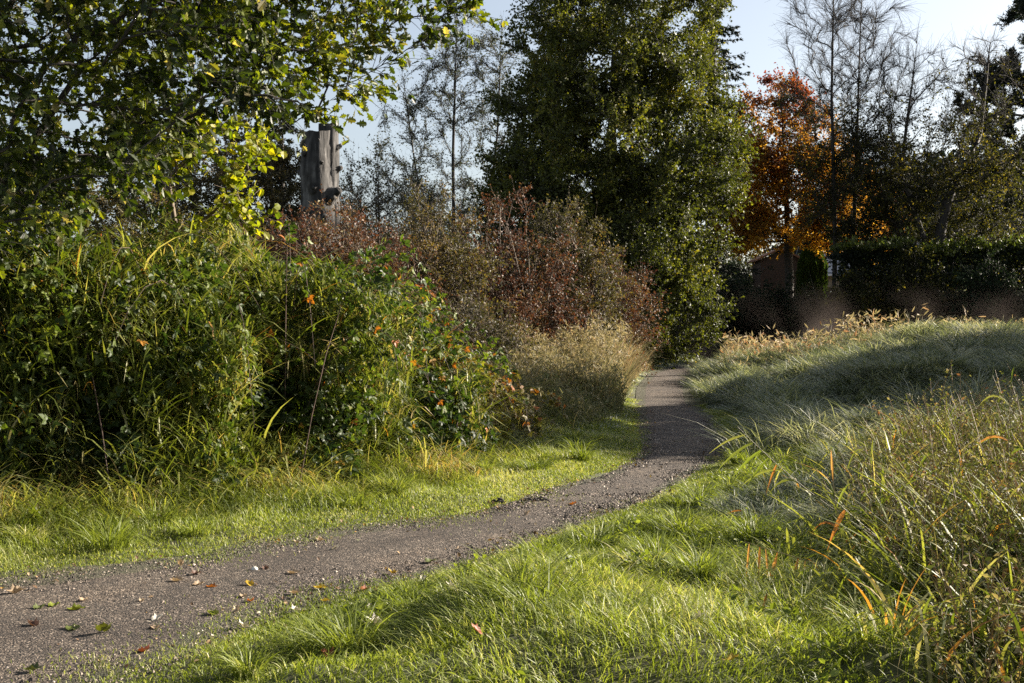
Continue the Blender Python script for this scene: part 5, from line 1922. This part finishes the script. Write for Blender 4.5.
def stone(px, py, r, label, c):
    d = 1821.0 / (py - HOR)
    x = (px - 512) / FPX * d
    n = 14
    G = Geo()
    th = np.linspace(0, math.pi, 9)
    V = []
    for t in th:
        for a in np.arange(n) * 2 * math.pi / n:
            V.append((math.sin(t) * math.cos(a), math.sin(t) * math.sin(a), math.cos(t)))
    V = np.array(V)
    V = V * (.85 + .3 * noise(V + 5, .8, 261))[:, None] * np.array([r, r * .85, r * .8])
    F = []
    for i in range(8):
        for j in range(n):
            F.append((i * n + j, i * n + (j + 1) % n, (i + 1) * n + (j + 1) % n, (i + 1) * n + j))
    G.add(V, np.array(F).ravel(), [4] * len(F))
    ob = G.build('stone', plain('stone_' + label.split()[0], c, .7), None, True)
    ob.location = (x, d, h1(x, d) + .02 + r * .55)
    tag(ob, label, 'stone')


stone(254, 575, .022, 'white round stone lying on the gravel', (.62, .58, .50))

# dark flat clods on the far grass edge
for (px, py, lab) in ((503, 506, 'dark earthy clod at the far left path edge'), (536, 505, 'dark flat twig bundle lying on the path beside the grass')):
    d = 1821.0 / (py - HOR)
    x = (px - 512) / FPX * d
    G = Geo()
    for q in range(9):
        a = np.array([rng.normal(0, .04), rng.normal(0, .03), rng.uniform(.0, .02)])
        b = a + np.array([rng.uniform(.03, .08) * rng.choice([-1, 1]), rng.normal(0, .04), rng.uniform(-.01, .02)])
        tube(G, bez(a, (a + b) / 2 + np.array([0, 0, .02]), b, 5), [.006, .008, .007, .006, .003], 5)
    ob = G.build('dead_twigs', M_BARKD, None, True)
    ob.location = (x, d, h1(x, d) + .025)
    tag(ob, lab, 'twigs')

# ================================================================== SHADE TREES STANDING RIGHT OF THE VIEW
UX = np.array([math.cos(R(SUN_AZ)), math.sin(R(SUN_AZ))])
VX = np.array([-UX[1], UX[0]])


def uv(a, b):
    return UX * a + VX * b


q = uv(27, 16.0)
make_tree('shade_tree', (q[0], q[1]), 'leafy tree beyond the right edge shading the middle of the path', 'tree', M_BARKD, M_OLIVE,
          tk((0, 0, 0), (0, 0, 5), (0, 0, 9.0)), .2, [(0, 0, 4.5, 4.8, 4.8, 4.4, 4), (1.5, 2, 3.8, 3.5, 3.5, 3.6, 2), (-.5, -2, 3.8, 3.4, 3.0, 3.6, 2)], 380, 7500, .9, 120000, T_RHOMB, .20, lo=.1, nz=None)
q = uv(10.6, 3.9)
shrub('shade_shrub', q[0], q[1], 1.5, 1.5, 3.0, 'bushy shrub beyond the right edge shading the weeds', 'shrub', None, M_OLIVE, M_BARKD, 110, 4200, 30000, .10)

# ================================================================== MORNING MIST
def mist():
    x0, x1, y0, y1, zb, z1 = 7.0, 34.0, 43.0, 51.0, -.4, 4.2
    G = Geo()
    box(G, x0, x1, y0, y1, zb, z1)
    m = bpy.data.materials.new('mist')
    m.use_nodes = True
    nt = m.node_tree
    nt.nodes.clear()
    out = nt.nodes.new('ShaderNodeOutputMaterial')
    pv = nt.nodes.new('ShaderNodeVolumePrincipled')
    pv.inputs['Color'].default_value = (.20, .165, .15, 1)
    pv.inputs['Anisotropy'].default_value = .3
    tc = nt.nodes.new('ShaderNodeTexCoord')
    mp = nt.nodes.new('ShaderNodeMapping')
    mp.inputs['Rotation'].default_value = (0, R(-25), 0)
    mp.inputs['Scale'].default_value = (1.0, .6, .75)
    nt.links.new(tc.outputs['Object'], mp.inputs[0])
    n = nt.nodes.new('ShaderNodeTexNoise')
    n.inputs['Scale'].default_value = .42
    n.inputs['Detail'].default_value = 3
    nt.links.new(mp.outputs[0], n.inputs[0])
    sp = nt.nodes.new('ShaderNodeSeparateXYZ')
    nt.links.new(tc.outputs['Object'], sp.inputs[0])

    def mr(src, a, b, c, d_):
        q_ = nt.nodes.new('ShaderNodeMapRange')
        q_.interpolation_type = 'SMOOTHSTEP'
        for k_, v_ in zip((1, 2, 3, 4), (a, b, c, d_)):
            q_.inputs[k_].default_value = v_
        nt.links.new(src, q_.inputs[0])
        return q_.outputs[0]

    def mul(a, b):
        q_ = nt.nodes.new('ShaderNodeMath')
        q_.operation = 'MULTIPLY'
        nt.links.new(a, q_.inputs[0])
        nt.links.new(b, q_.inputs[1])
        return q_.outputs[0]

    d_ = mr(n.outputs[0], .47, .74, .002, .17)
    d_ = mul(d_, mr(sp.outputs[2], .2, 3.7, 1, 0))
    d_ = mul(d_, mr(sp.outputs[1], 43.0, 45.5, 0, 1))
    d_ = mul(d_, mr(sp.outputs[1], 49.0, 51.0, 1, 0))
    nt.links.new(d_, pv.inputs['Density'])
    nt.links.new(pv.outputs[0], out.inputs['Volume'])
    tag(G.build('mist', m), 'thin brownish mist rising over the far end of the path and field', 'mist', kind='stuff')


cy.volume_step_rate = 3
cy.volume_max_steps = 64
mist()
